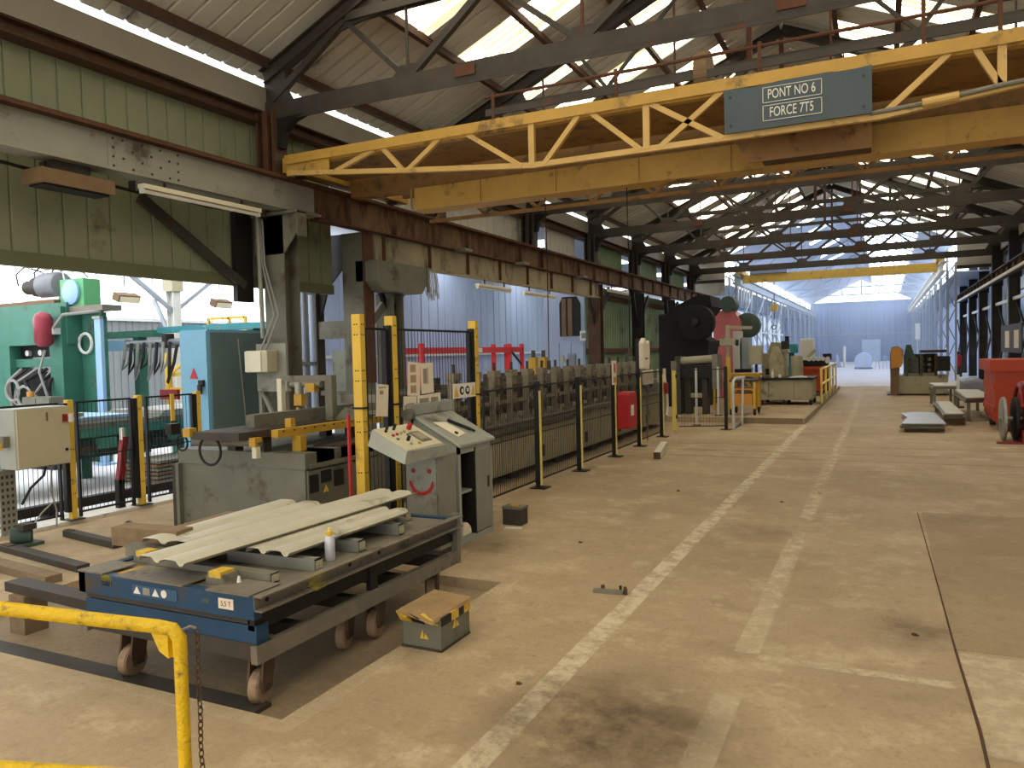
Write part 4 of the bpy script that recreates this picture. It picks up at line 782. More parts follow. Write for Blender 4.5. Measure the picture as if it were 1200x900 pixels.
G().prism([(1.84, .14), (3.3, .14), (3.34, .26), (3.34, 1.1), (1.78, 1.1), (1.78, .26)], 1, 16.0, 17.6).o('body', 'orange_red', t); G().b(1.70, 3.42, 15.94, 17.66, 1.08, 1.28).o('rim', 'orange_red', t)
for z in (.35, .75): G().b(1.76, 1.79, 16.0, 17.6, z, z + .1).o('rib', 'orange_red', t)
for x in (1.9, 3.1):
    for y in (16.1, 17.4): G().cyl((x - .05, y, .07), (x + .05, y, .07), .07).o('caster', 'steel_dark', t)
G().cyl((2.28, 15.985, .62), (2.28, 16.0, .62), .03).o('plug', 'steel_dark', t)
t = thing('cable_winder', 'dark red machine with two steel spoked wheels in front of the orange skip', 'machine', (1.9, 14.8, 0))
for x in (1.74, 1.9): G().lathe((x - .03, 14.6, .36), (1, 0, 0), [(0, .2), (0, .33), (.01, .35), (.05, .35), (.06, .33), (.06, .2)], 28).cyl((x - .02, 14.6, .36), (x + .03, 14.6, .36), .06).o('wheel', 'galv' if x < 1.8 else 'steel_black', t, smooth=True)
for x in (1.74, 1.9):
    for k in range(4): a = math.pi * k / 4; G().bar((x, 14.6 - .22 * math.cos(a), .36 - .22 * math.sin(a)), (x, 14.6 + .22 * math.cos(a), .36 + .22 * math.sin(a)), .025, .03).o('spoke', 'steel_dark', t)
G().cyl((1.68, 14.6, .36), (2.3, 14.6, .36), .035).o('axle', 'galv', t); G().b(2.0, 2.9, 14.2, 15.1, .2, .95).o('body', 'red_dark', t, bevel=.06)
G().tube([(1.95, 14.6 - .46 * math.cos(a), .36 + .55 * math.sin(a)) for a in [math.pi * k / 8 for k in range(1, 8)]], .03, 8).o('hoop', 'red_dark', t)
G().b(1.6, 2.2, 14.1, 14.2, 0, .03).o('skid', 'red_dark', t); G().b(1.95, 2.2, 14.2, 15.0, 0, .2).o('base', 'red_dark', t)
t = thing('fire_extinguisher', 'small red fire extinguisher by the far right columns', 'extinguisher', (3.2, 42, 0)); G().lathe((3.2, 42, .48), (0, 0, 1), [(0, .12), (.02, .14), (.5, .14), (.58, .07)], 14).o('cylinder', 'red_paint', t, smooth=True); G().bc((3.2, 42, 1.12), (.1, .1, .12)).o('valve', 'steel_black', t); G().b(3.05, 3.35, 41.9, 42.1, 0, .48).o('stand', 'steel_dark', t)
t = thing('notice_board', 'dark board with two pale notices on the right columns, above the orange skip', 'board', (3.55, 28, 1.3)); G().b(3.655, 3.685, 26.8, 31.2, 1.25, 2.15).o('board', 'steel_dark', t)
for y in (27.3, 29.2): G().b(3.64, 3.655, y, y + .9, 1.4, 1.95).o('notice', 'paper', t)
# ================================================================ LEFT: ANNEX MACHINES
t = thing('hydraulic_press', 'tall green hydraulic press with a motor and gear unit on top, far left', 'press', (-12.6, 8.6, 0))
G().b(-15.2, -11.9, 8.1, 8.5, 1.95, 2.62).o('crosshead', 'press_green', t); G().b(-15.2, -13.45, 8.1, 8.5, 0, 1.95).o('left_frame', 'press_green', t); G().b(-12.25, -11.93, 8.02, 8.45, 0, 2.55).o('right_frame', 'press_green', t, label='blue-green upright with hoses')
G().b(-13.45, -12.25, 8.3, 8.5, 1.75, 1.95).o('opening_head', 'steel_black', t); G().b(-13.5, -12.25, 8.2, 8.45, 1.58, 1.72).o('slide', 'press_green', t); G().b(-13.4, -12.3, 8.25, 8.45, .55, 1.5).o('tooling', 'steel_black', t)
for k in range(3): G().cyl((-13.2 + .35 * k, 8.24, 1.82), (-13.2 + .35 * k, 8.3, 1.82), .05).o('lamp_cap', 'white_steel', t)
G().b(-11.93, -11.42, 8.36, 8.46, 0, 2.45).o('rear_column', 'press_green', t); G().b(-13.5, -12.2, 8.1, 8.25, .5, .62).o('bolster', 'red_dark', t)
G().b(-13.9, -12.2, 8.1, 8.5, 2.62, 2.68).o('top_plate', 'brown_box', t); 
mo = G().lathe((-13.35, 8.4, 2.95), (1, 0, 0), [(0, .06), (.02, .12), (.25, .12), (.26, .17), (.5, .17)], 16).o('pump', 'steel_dark', t, smooth=True)
G().lathe((-12.85, 8.4, 2.95), (1, 0, 0), [(0, .2), (.02, .23), (.4, .23), (.44, .2), (.46, .05)], 20).o('motor', 'motor_grey', t, smooth=True); G().b(-13.2, -12.3, 8.25, 8.6, 2.68, 2.74).o('motor_plate', 'white_steel', t)
G().b(-12.18, -11.6, 8.2, 8.5, 2.55, 3.0).o('gear_unit', 'gear_green', t); G().lathe((-11.87, 8.19, 2.78), (0, -1, 0), [(0, .2), (.04, .2), (.05, .18), (.06, .04)], 22).o('gear_cover', 'pale_blue', t, smooth=True)
G().b(-12.2, -11.1, 8.15, 8.5, 2.46, 2.55).o('deck', 'galv_dull', t)
G().lathe((-12.12, 7.85, 1.9), (0, 0, 1), [(0, .06), (.03, .11), (.08, .14), (.46, .14), (.52, .11), (.56, .05)], 18).o('accumulator', 'maroon', t, smooth=True, label='maroon pressure bottle'); G().b(-12.3, -11.95, 7.9, 8.05, 2.1, 2.2).o('clamp', 'white_steel', t)
rs = random.Random(5)
for k in range(9):
    x = -13.3 + .14 * k; y = 7.95 + rs.uniform(-.1, .05)
    G().tube([(x, 8.2, 1.55), (x + rs.uniform(-.1, .1), y, 1.35), (x + rs.uniform(-.25, .25), y - .05, 1.05 + rs.uniform(-.1, .1)), (x + rs.uniform(-.2, .3), y, .8), (x + .1, 8.2, .65)], .028, 6).o('hose', 'cable_grey' if k % 3 == 0 else 'rubber', t)
for k, (x, z) in enumerate(((-13.0, 1.2), (-12.7, 1.1))): G().ring((x, 7.85, z), (0, 1, 0), .17, .025, 18, 6).o('hose', 'cable_grey', t)
for k in range(6):
    x0 = -13.6 + .25 * k; G().tube([(x0, 8.4, 3.0), (x0 - .05, 8.4, 3.2), (x0 + .2, 8.4, 3.32), (x0 + .5, 8.5, 3.22), (x0 + .7, 8.5, 3.05)], .015, 6).o('pipe', 'white_steel' if k % 2 else 'steel_dark', t)
G().tube([(-12.12, 7.86, 1.85), (-12.2, 7.8, 1.5), (-12.1, 7.85, 1.1), (-12.15, 7.95, .8)], .02, 6).o('hose', 'cable_grey', t); G().tube([(-11.95, 7.9, 2.2), (-11.7, 7.9, 2.4), (-11.2, 8.2, 2.45)], .025, 6).o('hose', 'cable_grey', t); G().ring((-11.75, 8.3, 1.95), (0, 1, 0), .16, .025, 18, 6).o('hose', 'white_steel', t)
t = thing('hydraulic_cabinet', 'grey double-door cabinet with white handles before the green press', 'cabinet', (-11.9, 7.8, 0)); G().b(-12.1, -11.4, 7.45, 7.66, .1, 1.12).o('body', 'machine_grey', t)
for a, b in ((-12.08, -11.76), (-11.74, -11.42)):
    d = G().b(a, b, 7.43, 7.45, .14, 1.1).o('door', 'machine_grey', t); G().tube([(a + .12, 7.42, .95), (a + .14, 7.39, .9), (a + .15, 7.42, .8)], .016, 6).o('handle', 'paint_white', d)
G().b(-12.1, -11.4, 7.45, 7.66, 0, .1).o('plinth', 'steel_black', t); G().cyl((-12.06, 7.55, 1.12), (-12.06, 7.55, 1.2), .05).o('lamp', 'orange', t)
t = thing('guide_column', 'pale blue square steel column beside the green press', 'column', (-11.1, 8.2, 0)); G().b(-11.24, -11.1, 8.1, 8.16, 0, 2.32).o('column', 'pale_blue', t); G().b(-11.26, -11.08, 8.08, 8.14, 2.32, 2.36).o('cap', 'galv', t); G().b(-11.3, -11.04, 8.02, 8.24, 0, .03).o('foot', 'pale_blue', t)
t = thing('transfer_arm', 'grey-green gantry beam with a pale blue end box, left of the blue cabinet', 'beam', (-11.5, 9.4, 0)); G().b(-12.9, -12.2, 9.35, 9.5, 1.83, 2.02).o('end_box', 'pale_blue', t); G().cyl((-12.2, 9.42, 1.93), (-9.2, 9.42, 1.95), .075).o('tube', 'motor_grey', t, smooth=True); G().b(-12.9, -11.5, 9.4, 9.6, 2.06, 2.18).o('upper_beam', 'press_green', t); G().b(-11.4, -8.9, 9.4, 9.6, 2.12, 2.22).o('upper_beam', 'teal', t); G().b(-12.05, -11.92, 9.42, 9.6, 0, 2.06).o('leg', 'press_green', t); G().b(-9.3, -9.18, 9.4, 9.6, 0, 2.12).o('leg', 'press_green', t)
for k in range(5): G().b(-11.2 + .5 * k, -11.1 + .5 * k, 9.32, 9.5, 1.85, 2.1).o('clamp', 'steel_dark', t)
for k in range(8):
    x = -12.1 + .16 * k; h = rs.uniform(.45, .75)
    t2 = G().tube([(x, 9.3, 1.95), (x + .08, 9.2, 1.95 - h * .6), (x + .02, 9.2, 1.95 - h), (x + .14, 9.25, 1.6), (x + .17, 9.3, 1.9)], .028, 6).o('hose', 'rubber' if k % 2 else 'cable_grey', t)
t = thing('tube_guard', 'yellow tube frame behind the hanging hoses, in front of the blue cabinet', 'frame', (-12.4, 11.2, 0))
for x in (-13.3, -11.4): G().b(x - .05, x + .05, 11.15, 11.25, 0, 1.8).o('post', 'safety_yellow', t)
for z in (1.05, 1.35): G().b(-13.3, -11.4, 11.17, 11.23, z - .04, z + .04).o('rail', 'safety_yellow', t)
G().bar((-13.2, 11.15, 1.35), (-12.75, 11.15, 1.62), .05, .05).o('brace', 'safety_yellow', t); G().bar((-12.75, 11.15, 1.62), (-12.5, 11.15, 1.3), .05, .05).o('brace', 'safety_yellow', t); G().b(-13.0, -11.6, 11.3, 11.9, .6, 1.3).o('machine', 'steel_black', t); G().b(-13.4, -12.9, 11.05, 11.12, .85, 1.05).o('box', 'red_dark', t)
t = thing('platform_rail', 'yellow tube guard on top behind the blue cabinet', 'rail', (-12.4, 12, 2.1)); 
for x in (-13.0, -12.4, -11.95): G().b(x - .025, x + .025, 12, 12.05, 0, 2.52).o('post', 'safety_yellow', t)
G().b(-13.0, -11.95, 12, 12.05, 2.48, 2.54).o('rail', 'safety_yellow', t); G().b(-12.3, -12.0, 12.06, 12.1, 2.1, 2.4).o('panel', 'pale_blue', t); G().b(-12.7, -12.5, 12.06, 12.1, 2.1, 2.38).o('panel', 'far_blue', t)
# conveyor with sheets behind the fence
t = thing('roller_conveyor', 'green conveyor table behind the left guard fence', 'conveyor', (-9.6, 8, 0)); G().b(-10.2, -9.2, 5.2, 9.2, .66, .78).o('bed', 'press_green', t); G().b(-10.3, -9.18, 5.2, 9.2, .78, .84).o('side_rail', 'galv_dull', t)
for y in (5.4, 7.0, 8.6): G().b(-9.3, -9.2, y, y + .12, 0, .66).o('leg', 'press_green', t); G().b(-10.2, -10.1, y, y + .15, 0, .62).o('leg', 'press_green', t)
G().b(-9.3, -9.22, 5.2, 9.2, .5, .55).o('lower_rail', 'steel_dark', t); G().b(-10.1, -9.5, 5.3, 9.1, .36, .64).o('undercarriage', 'green_dark', t)
for k in range(7): G().b(-9.24, -9.16, 5.5 + .55 * k, 5.75 + .55 * k, .5, .64).o('drive_box', 'steel_black' if k % 2 else 'press_green', t)
for k, (y0, y1, m, z) in enumerate(((5.4, 7.3, 'pale_blue', .845), (7.5, 9.1, 'galv', .845))):
    t = thing('sheet_pack', ('bluish' if k == 0 else 'silvery') + ' pack of sheets on the conveyor behind the left fence', 'sheets', (-9.8, y0, z))
    for j in range(3): G().b(-10.4 + .05 * j, -9.12 - .03 * j, y0 + .06 * j, y1 - .1 * j, z + .03 * j, z + .03 * j + .025).o('sheet', m if j == 2 else 'galv', t)
t = thing('kraft_roll', 'buff paper-covered bundle lying on the bluish sheets', 'bundle', (-9.6, 6.1, .935)); G().b(-10.2, -9.3, 5.7, 6.5, .935, .98).o('bundle', 'card', t); G().b(-9.8, -9.7, 5.68, 6.52, .935, .985).o('strap', 'box_cream', t)
t = thing('scrap_sheet', 'dark grey sheet offcuts heaped behind the left fence, under the arm', 'sheets', (-10.5, 10.9, 0)); G().prism([(-11.3, 0), (-9.4, 0), (-9.5, .75), (-10.2, 1.0), (-11.0, .8)], 1, 10.8, 11.0).o('heap', 'galv_dull', t)
t = thing('timber_pack', 'pack of grey boards on the floor against the left fence', 'boards', (-8.7, 7.1, 0))
for k in range(6): G().b(-9.1, -8.5, 6.9 + rs.uniform(0, .05), 7.9, .035 + .05 * k, .07 + .05 * k).o('board', 'galv_dull' if k % 2 else 'brown_box', t)
for y in (7.0, 7.7): G().b(-9.05, -8.55, y, y + .08, 0, .035).o('bearer', 'timber', t)
t = thing('floor_rail', 'long black kerb rail on the annex floor behind the left fence', 'rail', (-7.7, 6, 0)); G().b(-7.9, -7.8, 3.2, 9.2, .06, .16).o('rail', 'steel_black', t)
for y in (3.4, 5.0, 6.6, 8.2): G().b(-7.92, -7.78, y, y + .1, 0, .06).o('foot', 'steel_black', t)
# annex column with braces and hanging floodlights
t = thing('steel_column', 'white steel column with diagonal struts in the annex, against the bright windows', 'column', (-14, 12, 0)); G().ibeam((-14, 12, 0), (-14, 12, 4.9), .2, .22, .02, up=(1, 0, 0)).o('shaft', 'white_steel', t)
for dy, dx in ((1.3, 0), (-1.3, 0), (0, -1.2)): G().bar((-14, 12, 2.7), (-14 + dx, 12 + dy, 3.6), .06, .08).o('strut', 'lattice_grey', t)
G().bar((-14, 9, 3.6), (-14, 20, 3.6), .08, .12).o('tie', 'white_steel', t); G().bar((-14.1, 12, 2.1), (-14.6, 12, 3.0), .06, .08).o('strut', 'lattice_grey', t); G().b(-14.2, -13.8, 11.8, 12.2, 0, .02).o('base_plate', 'lattice_grey', t); G().b(-14.15, -13.85, 11.85, 12.15, 3.15, 3.6).o('head_plate', 'box_cream', t)
for i, (y, lab) in enumerate(((10.8, 'floodlight hanging in the annex to the left of the white column'), (13.3, 'floodlight hanging in the annex to the right of the white column'))):
    t = thing('floodlight', lab, 'lamp', (-14, y, 3.0)); G().bc((-13.95, y, 2.95), (.2, .5, .16), 0, .0, .4).o('housing', 'brown_box', t); G().bc((-13.86, y, 2.9), (.02, .44, .12), 0, 0, .4).o('lens', 'lamp_white', t); G().tube([(-14, y, 3.02), (-14, y, 4.95)], .012, 6).o('hanger', 'steel_dark', t)
# red rack and small booth in the blue aisle
t = thing('storage_rack', 'red steel rack frame in the blue-lit aisle behind the roll line', 'rack', (-11.8, 21, 0))
for y in (17.9, 23.4, 24.4): 
    for x in (-12.0, -11.4): G().b(x - .06, x + .06, y - .06, y + .06, 0, 1.95).o('upright', 'red_frame', t)
for x in (-12.0, -11.4): G().b(x - .04, x + .04, 17.9, 24.4, 1.66, 1.84).o('beam', 'red_frame', t); G().b(x - .04, x + .04, 17.9, 23.4, .6, .72).o('beam', 'red_frame', t)
G().bar((-11.4, 23.4, 1.8), (-11.4, 24.4, 1.2), .05, .06).o('brace', 'steel_black', t); G().b(-11.36, -11.34, 21.0, 21.35, 1.68, 1.82).o('load_plate', 'paint_white', t)
for i, y in enumerate((16.2, 26.5)):
    t = thing('aisle_post', ('nearer' if i == 0 else 'farther') + ' dark slim post in the blue-lit aisle', 'post', (-11.0, y, 0)); G().ibeam((-11, y, 0), (-11, y, 4.9), .16, .16, .015, up=(1, 0, 0)).o('shaft', 'steel_black', t); G().b(-11.15, -10.85, y - .15, y + .15, 0, .02).o('foot', 'steel_black', t)
t = thing('office_booth', 'pale blue-grey booth with a brown-curtained window in the aisle', 'booth', (-8.8, 22, 0))
G().b(-9.5, -8.15, 22.0, 23.2, 0, 3.5).o('shell', 'aisle_blue', t); G().prism([(-8.95, 2.1), (-8.28, 2.1), (-8.28, 3.1), (-8.4, 3.3), (-8.85, 3.3), (-8.95, 3.1)], 1, 21.95, 22.0).o('window_opening', 'steel_black', t)
for x in (-8.8, -8.6): G().b(x - .07, x + .07, 21.93, 21.95, 2.1, 3.25).o('curtain', 'brown_box', t)
fr = G().b(-8.27, -8.0, 21.9, 21.95, 1.95, 2.25).o('sign_box', 'paint_white', t); G().b(-8.22, -8.05, 21.88, 21.9, 2.02, 2.18).o('picture', 'motor_grey', fr)
for a, b in ((-9.5, -9.0), (-8.98, -8.6), (-8.58, -8.2)): G().b(a, b, 21.97, 22.0, 0, 1.9).o('panel', 'aisle_blue', t)
G().b(-8.95, -8.83, 21.93, 21.97, 1.3, 1.5).o('switch', 'box_cream', t); G().b(-8.7, -8.45, 21.92, 21.97, .95, 1.55).o('switchgear', 'motor_grey', t)
for i, y in enumerate((13.8, 14.3)):
    t = thing('yellow_post', ('left' if i == 0 else 'right') + ' one of two short yellow posts behind the roll line', 'post', (-6.2, y, 0)); G().b(-6.27, -6.13, y - .07, y + .07, 0, 1.52).o('post', 'gold', t); G().b(-6.23, -6.17, y - .03, y + .03, 1.52, 1.66).o('tip', 'steel_dark', t)
# blue electrical cabinet
t = thing('electrical_cabinet', 'tall light blue electrical cabinet with a red warning triangle', 'cabinet', (-8.05, 7.6, 0))
G().b(-8.42, -7.92, 7.3, 8.45, .06, 2.02).o('body', 'blue_cab', t); d = G().b(-8.41, -7.93, 7.28, 7.3, .1, 2.0).o('door', 'blue_cab', t); G().b(-7.92, -7.905, 7.34, 8.4, .1, 1.98).o('side_panel', 'cab_side', t, label='darker grey-green side of the blue cabinet')
G().b(-8.06, -7.98, 7.24, 7.28, 1.28, 1.36).bc((-8.02, 7.23, 1.24), (.06, .03, .12)).o('handle', 'steel_black', d); G().prism([(-8.24, 1.38), (-8.1, 1.38), (-8.17, 1.52)], 1, 7.27, 7.28).o('warning_triangle', 'red_paint', d); G().b(-8.42, -7.92, 7.3, 8.45, 0, .06).o('plinth', 'steel_black', t)
G().tube([(-7.9, 7.8, 1.9), (-7.89, 7.85, 1.2), (-7.89, 7.9, .5)], .01, 5).o('cable', 'cable_grey', t)
for x in (-8.3, -8.05): G().ring((x, 7.6, 2.05), (0, 1, 0), .03, .008, 10, 5).o('lifting_eye', 'galv', t)
# switch box on the first column
t = thing('switch_box', 'cream plastic switch box on a grey back plate fixed to the first left column', 'switch box', (-7.4, 7.75, 1.6)); G().b(-7.64, -7.12, 7.86, 7.9, 1.22, 1.82).o('back_plate', 'mid_grey', t); G().b(-7.64, -7.26, 7.66, 7.86, 1.44, 1.73).o('box', 'box_cream', t, bevel=.012); G().b(-7.635, -7.36, 7.645, 7.66, 1.45, 1.72).o('lid', 'box_white', t)
G().b(-7.62, -7.57, 7.86, 7.92, 0, 1.22).o('support_leg', 'mid_grey', t); G().bar((-7.58, 7.88, 1.2), (-7.2, 7.88, .5), .04, .05).o('support_strut', 'mid_grey', t); G().b(-7.62, -7.1, 7.84, 7.92, 1.18, 1.22).o('support_beam', 'mid_grey', t)
for k, dx in enumerate((0, .08)): G().tube([(-7.5 + dx, 7.8, 1.73), (-7.42 + dx, 7.85, 1.95), (-7.38 + dx, 7.95, 2.2), (-7.6 + dx * .5, 8.0, 2.9), (-7.62 + dx * .5, 8.0, 3.6)], .013, 6).o('cable', 'cable_grey', t)
G().cyl((-7.62, 7.98, 1.9), (-7.64, 7.98, 3.6), .03).o('conduit', 'mid_grey', t)
# portal frame near y = 10
t = thing('portal_frame', 'dark steel portal frame with a cross beam behind the feed machine', 'frame', (-7.8, 10, 0))
G().b(-7.74, -7.32, 9.9, 10.1, 0, 3.57).o('post', 'column_grey', t, label='grey-green post with a rusty edge'); G().b(-7.33, -7.3, 9.88, 10.12, 1.2, 3.57).o('edge_strip', 'steel_rust', t); G().b(-8.5, -8.3, 9.9, 10.1, 0, 3.6).o('post', 'steel_dark', t)
G().b(-8.3, -7.74, 9.94, 10.06, 1.92, 2.2).o('cross_beam', 'column_grey', t); G().prism([(-8.3, 3.58), (-7.74, 3.58), (-7.74, 3.1), (-8.1, 2.75), (-8.3, 2.2)], 1, 9.98, 10.02).o('knee_plate', 'steel_black', t); G().b(-8.3, -7.74, 9.94, 10.06, 1.0, 1.08).o('cross_beam', 'column_grey', t)
t = thing('pipe_riser', 'pair of slim grey pipes rising beside the portal frame', 'pipe', (-8.3, 9.6, 0)); G().cyl((-8.2, 9.5, 0), (-8.2, 9.5, 3.6), .035).o('pipe', 'motor_grey', t); G().cyl((-8.05, 9.5, 0), (-8.05, 9.5, 2.6), .05).o('pipe', 'aisle_blue', t); G().b(-8.3, -7.95, 9.44, 9.46, 1.5, 1.56).o('clamp', 'steel_dark', t)
t = thing('door_leaf', 'dull grey steel door standing behind the portal frame', 'door', (-9.3, 12, 0)); G().b(-9.7, -8.9, 12, 12.05, 0, 1.75).o('leaf', 'machine_grey', t); G().b(-8.98, -8.92, 11.97, 12.0, .9, 1.0).o('handle', 'paint_white', t)
# diagonal brace on the wall below the girder
t = thing('wall_brace', 'dark diagonal brace on the green panels below the grey girder', 'brace', (-7.8, 7.4, 2.5)); G().bar((-7.84, 6.3, 3.55), (-7.84, 7.9, 2.62), .06, .12).o('brace', 'steel_dark', t); G().b(-7.9, -7.82, 7.75, 8.05, 2.4, 3.6).o('post', 'steel_black', t)
# fluorescent tubes and the brown lamp housing under the girders
for i, (x, y0, y1, z, lab) in enumerate(((-7.25, 5.85, 7.6, 3.5, 'long fluorescent tube light under the pale grey girder'), (-7.3, 13.6, 15.1, 2.98, 'fluorescent tube light under the rusty girder, first beyond the yellow posts'), (-7.3, 15.8, 17.6, 2.97, 'fluorescent tube light under the rusty girder, second beyond the yellow posts'), (-7.25, 21.6, 23.6, 3.4, 'fluorescent tube light in front of the green sheeting'))):
    t = thing('tube_light', lab, 'lamp', (x, y0, z)); G().b(x - .05, x + .05, y0, y1, z, z + .05).o('batten', 'lamp_white', t); G().cyl((x, y0 + .04, z - .025), (x, y1 - .04, z - .025), .022, n=10).o('tube', 'paint_white', t)
    for y in (y0, y1 - .03): G().b(x - .03, x + .03, y, y + .03, z - .05, z).o('end_cap', 'white_steel', t)
    for y in (y0 + .3, y1 - .3): G().b(x - .012, x + .012, y, y + .02, z + .05, 3.612 if i == 0 else (3.14 if i < 3 else 3.58)).o('hanger', 'steel_dark', t)
t = thing('lamp_housing', 'brown box lamp housing hanging under the grey girder at far left', 'lamp', (-7.35, 5.1, 3.45)); G().b(-7.5, -7.2, 4.72, 5.5, 3.36, 3.5).o('housing', 'brown_box', t); G().b(-7.46, -7.24, 4.76, 5.46, 3.34, 3.36).o('lens', 'steel_black', t); G().b(-7.4, -7.3, 4.9, 5.3, 3.5, 3.62).o('bracket', 'steel_dark', t)
t = thing('cable_tray', 'thin dark cable run slung below the grey girder', 'cable', (-7.4, 4, 3.55)); G().tube([(-7.5, 3.5 + .5 * k, 3.54 - (.03 if k % 2 else 0)) for k in range(10)], .018, 6).o('cable', 'steel_black', t); 
for k in range(5): G().b(-7.51, -7.43, 3.9 + k, 3.93 + k, 3.52, 3.615).o('clip', 'steel_dark', t)
# ---- left guard fence
def guard_post(y, lab, x=-7.4):
    t = thing('fence_post', lab, 'post', (x, y, .035)); G().b(x - .03, x + .03, y - .03, y + .03, .035, 1.25).o('post', 'safety_yellow', t); G().b(x - .03, x + .03, y - .075, y - .03, .12, 1.22).o('edge_channel', 'paint_black', t); G().b(x - .08, x + .08, y - .08, y + .08, .035, .045).o('foot', 'steel_dark', t)
    for z in (1.1, .75, .3):
        for d in (-.012, .012): G().cyl((x + .03, y + d, z), (x + .033, y + d, z), .006, n=6).o('hole', 'steel_black', t)
    return t
for i, (y, lab) in enumerate(((5.01, 'yellow guard post right of the cream control box'), (5.81, 'yellow guard post with a red bar behind it, middle of the left fence'), (6.62, 'yellow guard post at the far end of the left fence, by the blue cabinet'))): guard_post(y, lab)
for i, (a, b, lab) in enumerate(((3.6, 4.9, 'black wire fence panel behind the cream control box'), (5.08, 5.72, 'black wire fence panel between the first two yellow posts of the left fence'), (5.9, 6.55, 'black wire fence panel beside the blue cabinet'))):
    t = thing('wire_fence', lab, 'fence', (-7.4, a, .1)); mesh_panel(t, (-7.4, a, 0), (-7.4, b, 0), .1, 1.22, .045); G().b(-7.42, -7.38, a, a + .02, .05, 1.22).o('frame_upright', 'paint_black', t); G().b(-7.42, -7.38, b - .02, b, .05, 1.22).o('frame_upright', 'paint_black', t)
t = thing('strap', 'yellow strap hung over the third panel of the left fence', 'strap', (-7.38, 6.25, .9)); G().b(-7.385, -7.37, 6.22, 6.27, .92, 1.24).o('strap', 'safety_yellow', t); G().b(-7.386, -7.365, 6.21, 6.28, .88, .93).o('hook', 'steel_dark', t)
t = thing('red_bar', 'dark red upright bar with white tip behind the middle yellow fence post', 'bar', (-7.55, 5.7, 0)); G().bar((-7.5, 5.62, .3), (-7.5, 5.7, .8), .06, .07).o('bar', 'red_dark', t); G().b(-7.53, -7.47, 5.58, 5.66, 0.035, .34).o('foot', 'steel_black', t); G().b(-7.52, -7.48, 5.66, 5.7, .74, .9).o('tip', 'paint_white', t)
t = thing('control_box', 'large cream control box on the left fence with a small red switch', 'control box', (-7.3, 4.6, .64)); G().b(-7.37, -7.12, 4.30, 4.82, .65, 1.21).o('body', 'cab_grey', t, bevel=.008); G().b(-7.12, -7.1, 4.31, 4.81, .66, 1.2).o('door', 'box_cream', t); G().b(-7.1, -7.08, 4.74, 4.78, 1.06, 1.13).o('switch', 'red_dark', t); G().b(-7.1, -7.075, 4.79, 4.83, 1.05, 1.13).o('lock', 'paint_white', t); G().cyl((-7.1, 4.77, .79), (-7.09, 4.77, .79), .014).o('lock', 'steel_black', t); G().b(-7.1, -7.097, 4.58, 4.6, 1.08, 1.16).o('mark', 'brown_box', t)
G().b(-7.3, -7.2, 4.24, 4.30, .86, .96).o('rotary_switch', 'machine_grey', t); G().b(-7.28, -7.22, 4.14, 4.24, .84, .9).o('knob', 'safety_yellow', t)
G().tube([(-7.2, 4.62, .65), (-7.2, 4.6, .56), (-7.25, 4.5, .45), (-7.3, 4.44, .3)], .012, 6).o('cable', 'rubber', t); G().tube([(-7.2, 4.68, .65), (-7.2, 4.66, .4), (-7.22, 4.72, .2), (-7.2, 4.7, .04)], .008, 6).o('cable', 'cable_grey', t)
t = thing('perforated_post', 'grey perforated post at the left edge beneath the control box', 'post', (-7.36, 4.35, .035)); G().b(-7.36, -7.34, 4.27, 4.42, .035, .64).o('plate', 'galv', t)
for r in range(9):
    for c in range(3): G().b(-7.34, -7.337, 4.285 + .045 * c, 4.305 + .045 * c, .08 + .06 * r, .11 + .06 * r).o('slot', 'steel_dark', t)
# floor junk on the left
t = thing('motor', 'small dark green motor lying at the foot of the left fence', 'motor', (-6.9, 4.2, 0)); G().lathe((-6.98, 4.12, .09), (.5, .86, 0), [(0, .05), (.01, .08), (.16, .08), (.18, .05)], 16).o('body', 'green_dark', t, smooth=True); G().b(-7.0, -6.8, 4.1, 4.32, 0, .03).o('base', 'green_dark', t); G().b(-6.94, -6.82, 4.15, 4.27, .15, .2).o('terminal_box', 'steel_dark', t); G().tube([(-6.85, 4.25, .17), (-6.95, 4.4, .25), (-7.1, 4.6, .3)], .008, 5).o('cable', 'cable_grey', t)
boards = [((-7.2, 3.75), (-5.5, 3.55), .12, .06, 'timber', 'long grey-brown beam on the floor left of the cart'), ((-6.95, 4.05), (-5.6, 3.85), .1, .05, 'steel_dark', 'thin dark steel bar on the floor behind the grey-brown beam'), ((-6.9, 4.6), (-6.0, 4.45), .08, .06, 'steel_dark', 'short dark bar in front of the kerb under the left fence'), ((-7.1, 3.35), (-6.0, 3.2), .2, .09, 'plank', 'pale wide plank at the left edge of the photo'), ((-6.7, 5.1), (-6.3, 4.7), .06, .05, 'galv_dull', 'bright metal strip on the floor before the feed machine')]
for (a, b, w, h, m, lab) in boards:
    t = thing('floor_bar', lab, 'bar', (a[0], a[1], 0)); G().bar((a[0], a[1], h / 2), (b[0], b[1], h / 2), w, h).o('bar', m, t); G().bar((a[0], a[1], h), (a[0] + (b[0] - a[0]) * .12, a[1] + (b[1] - a[1]) * .12, h), w * .6, .012).o('stain', 'steel_brown', t)

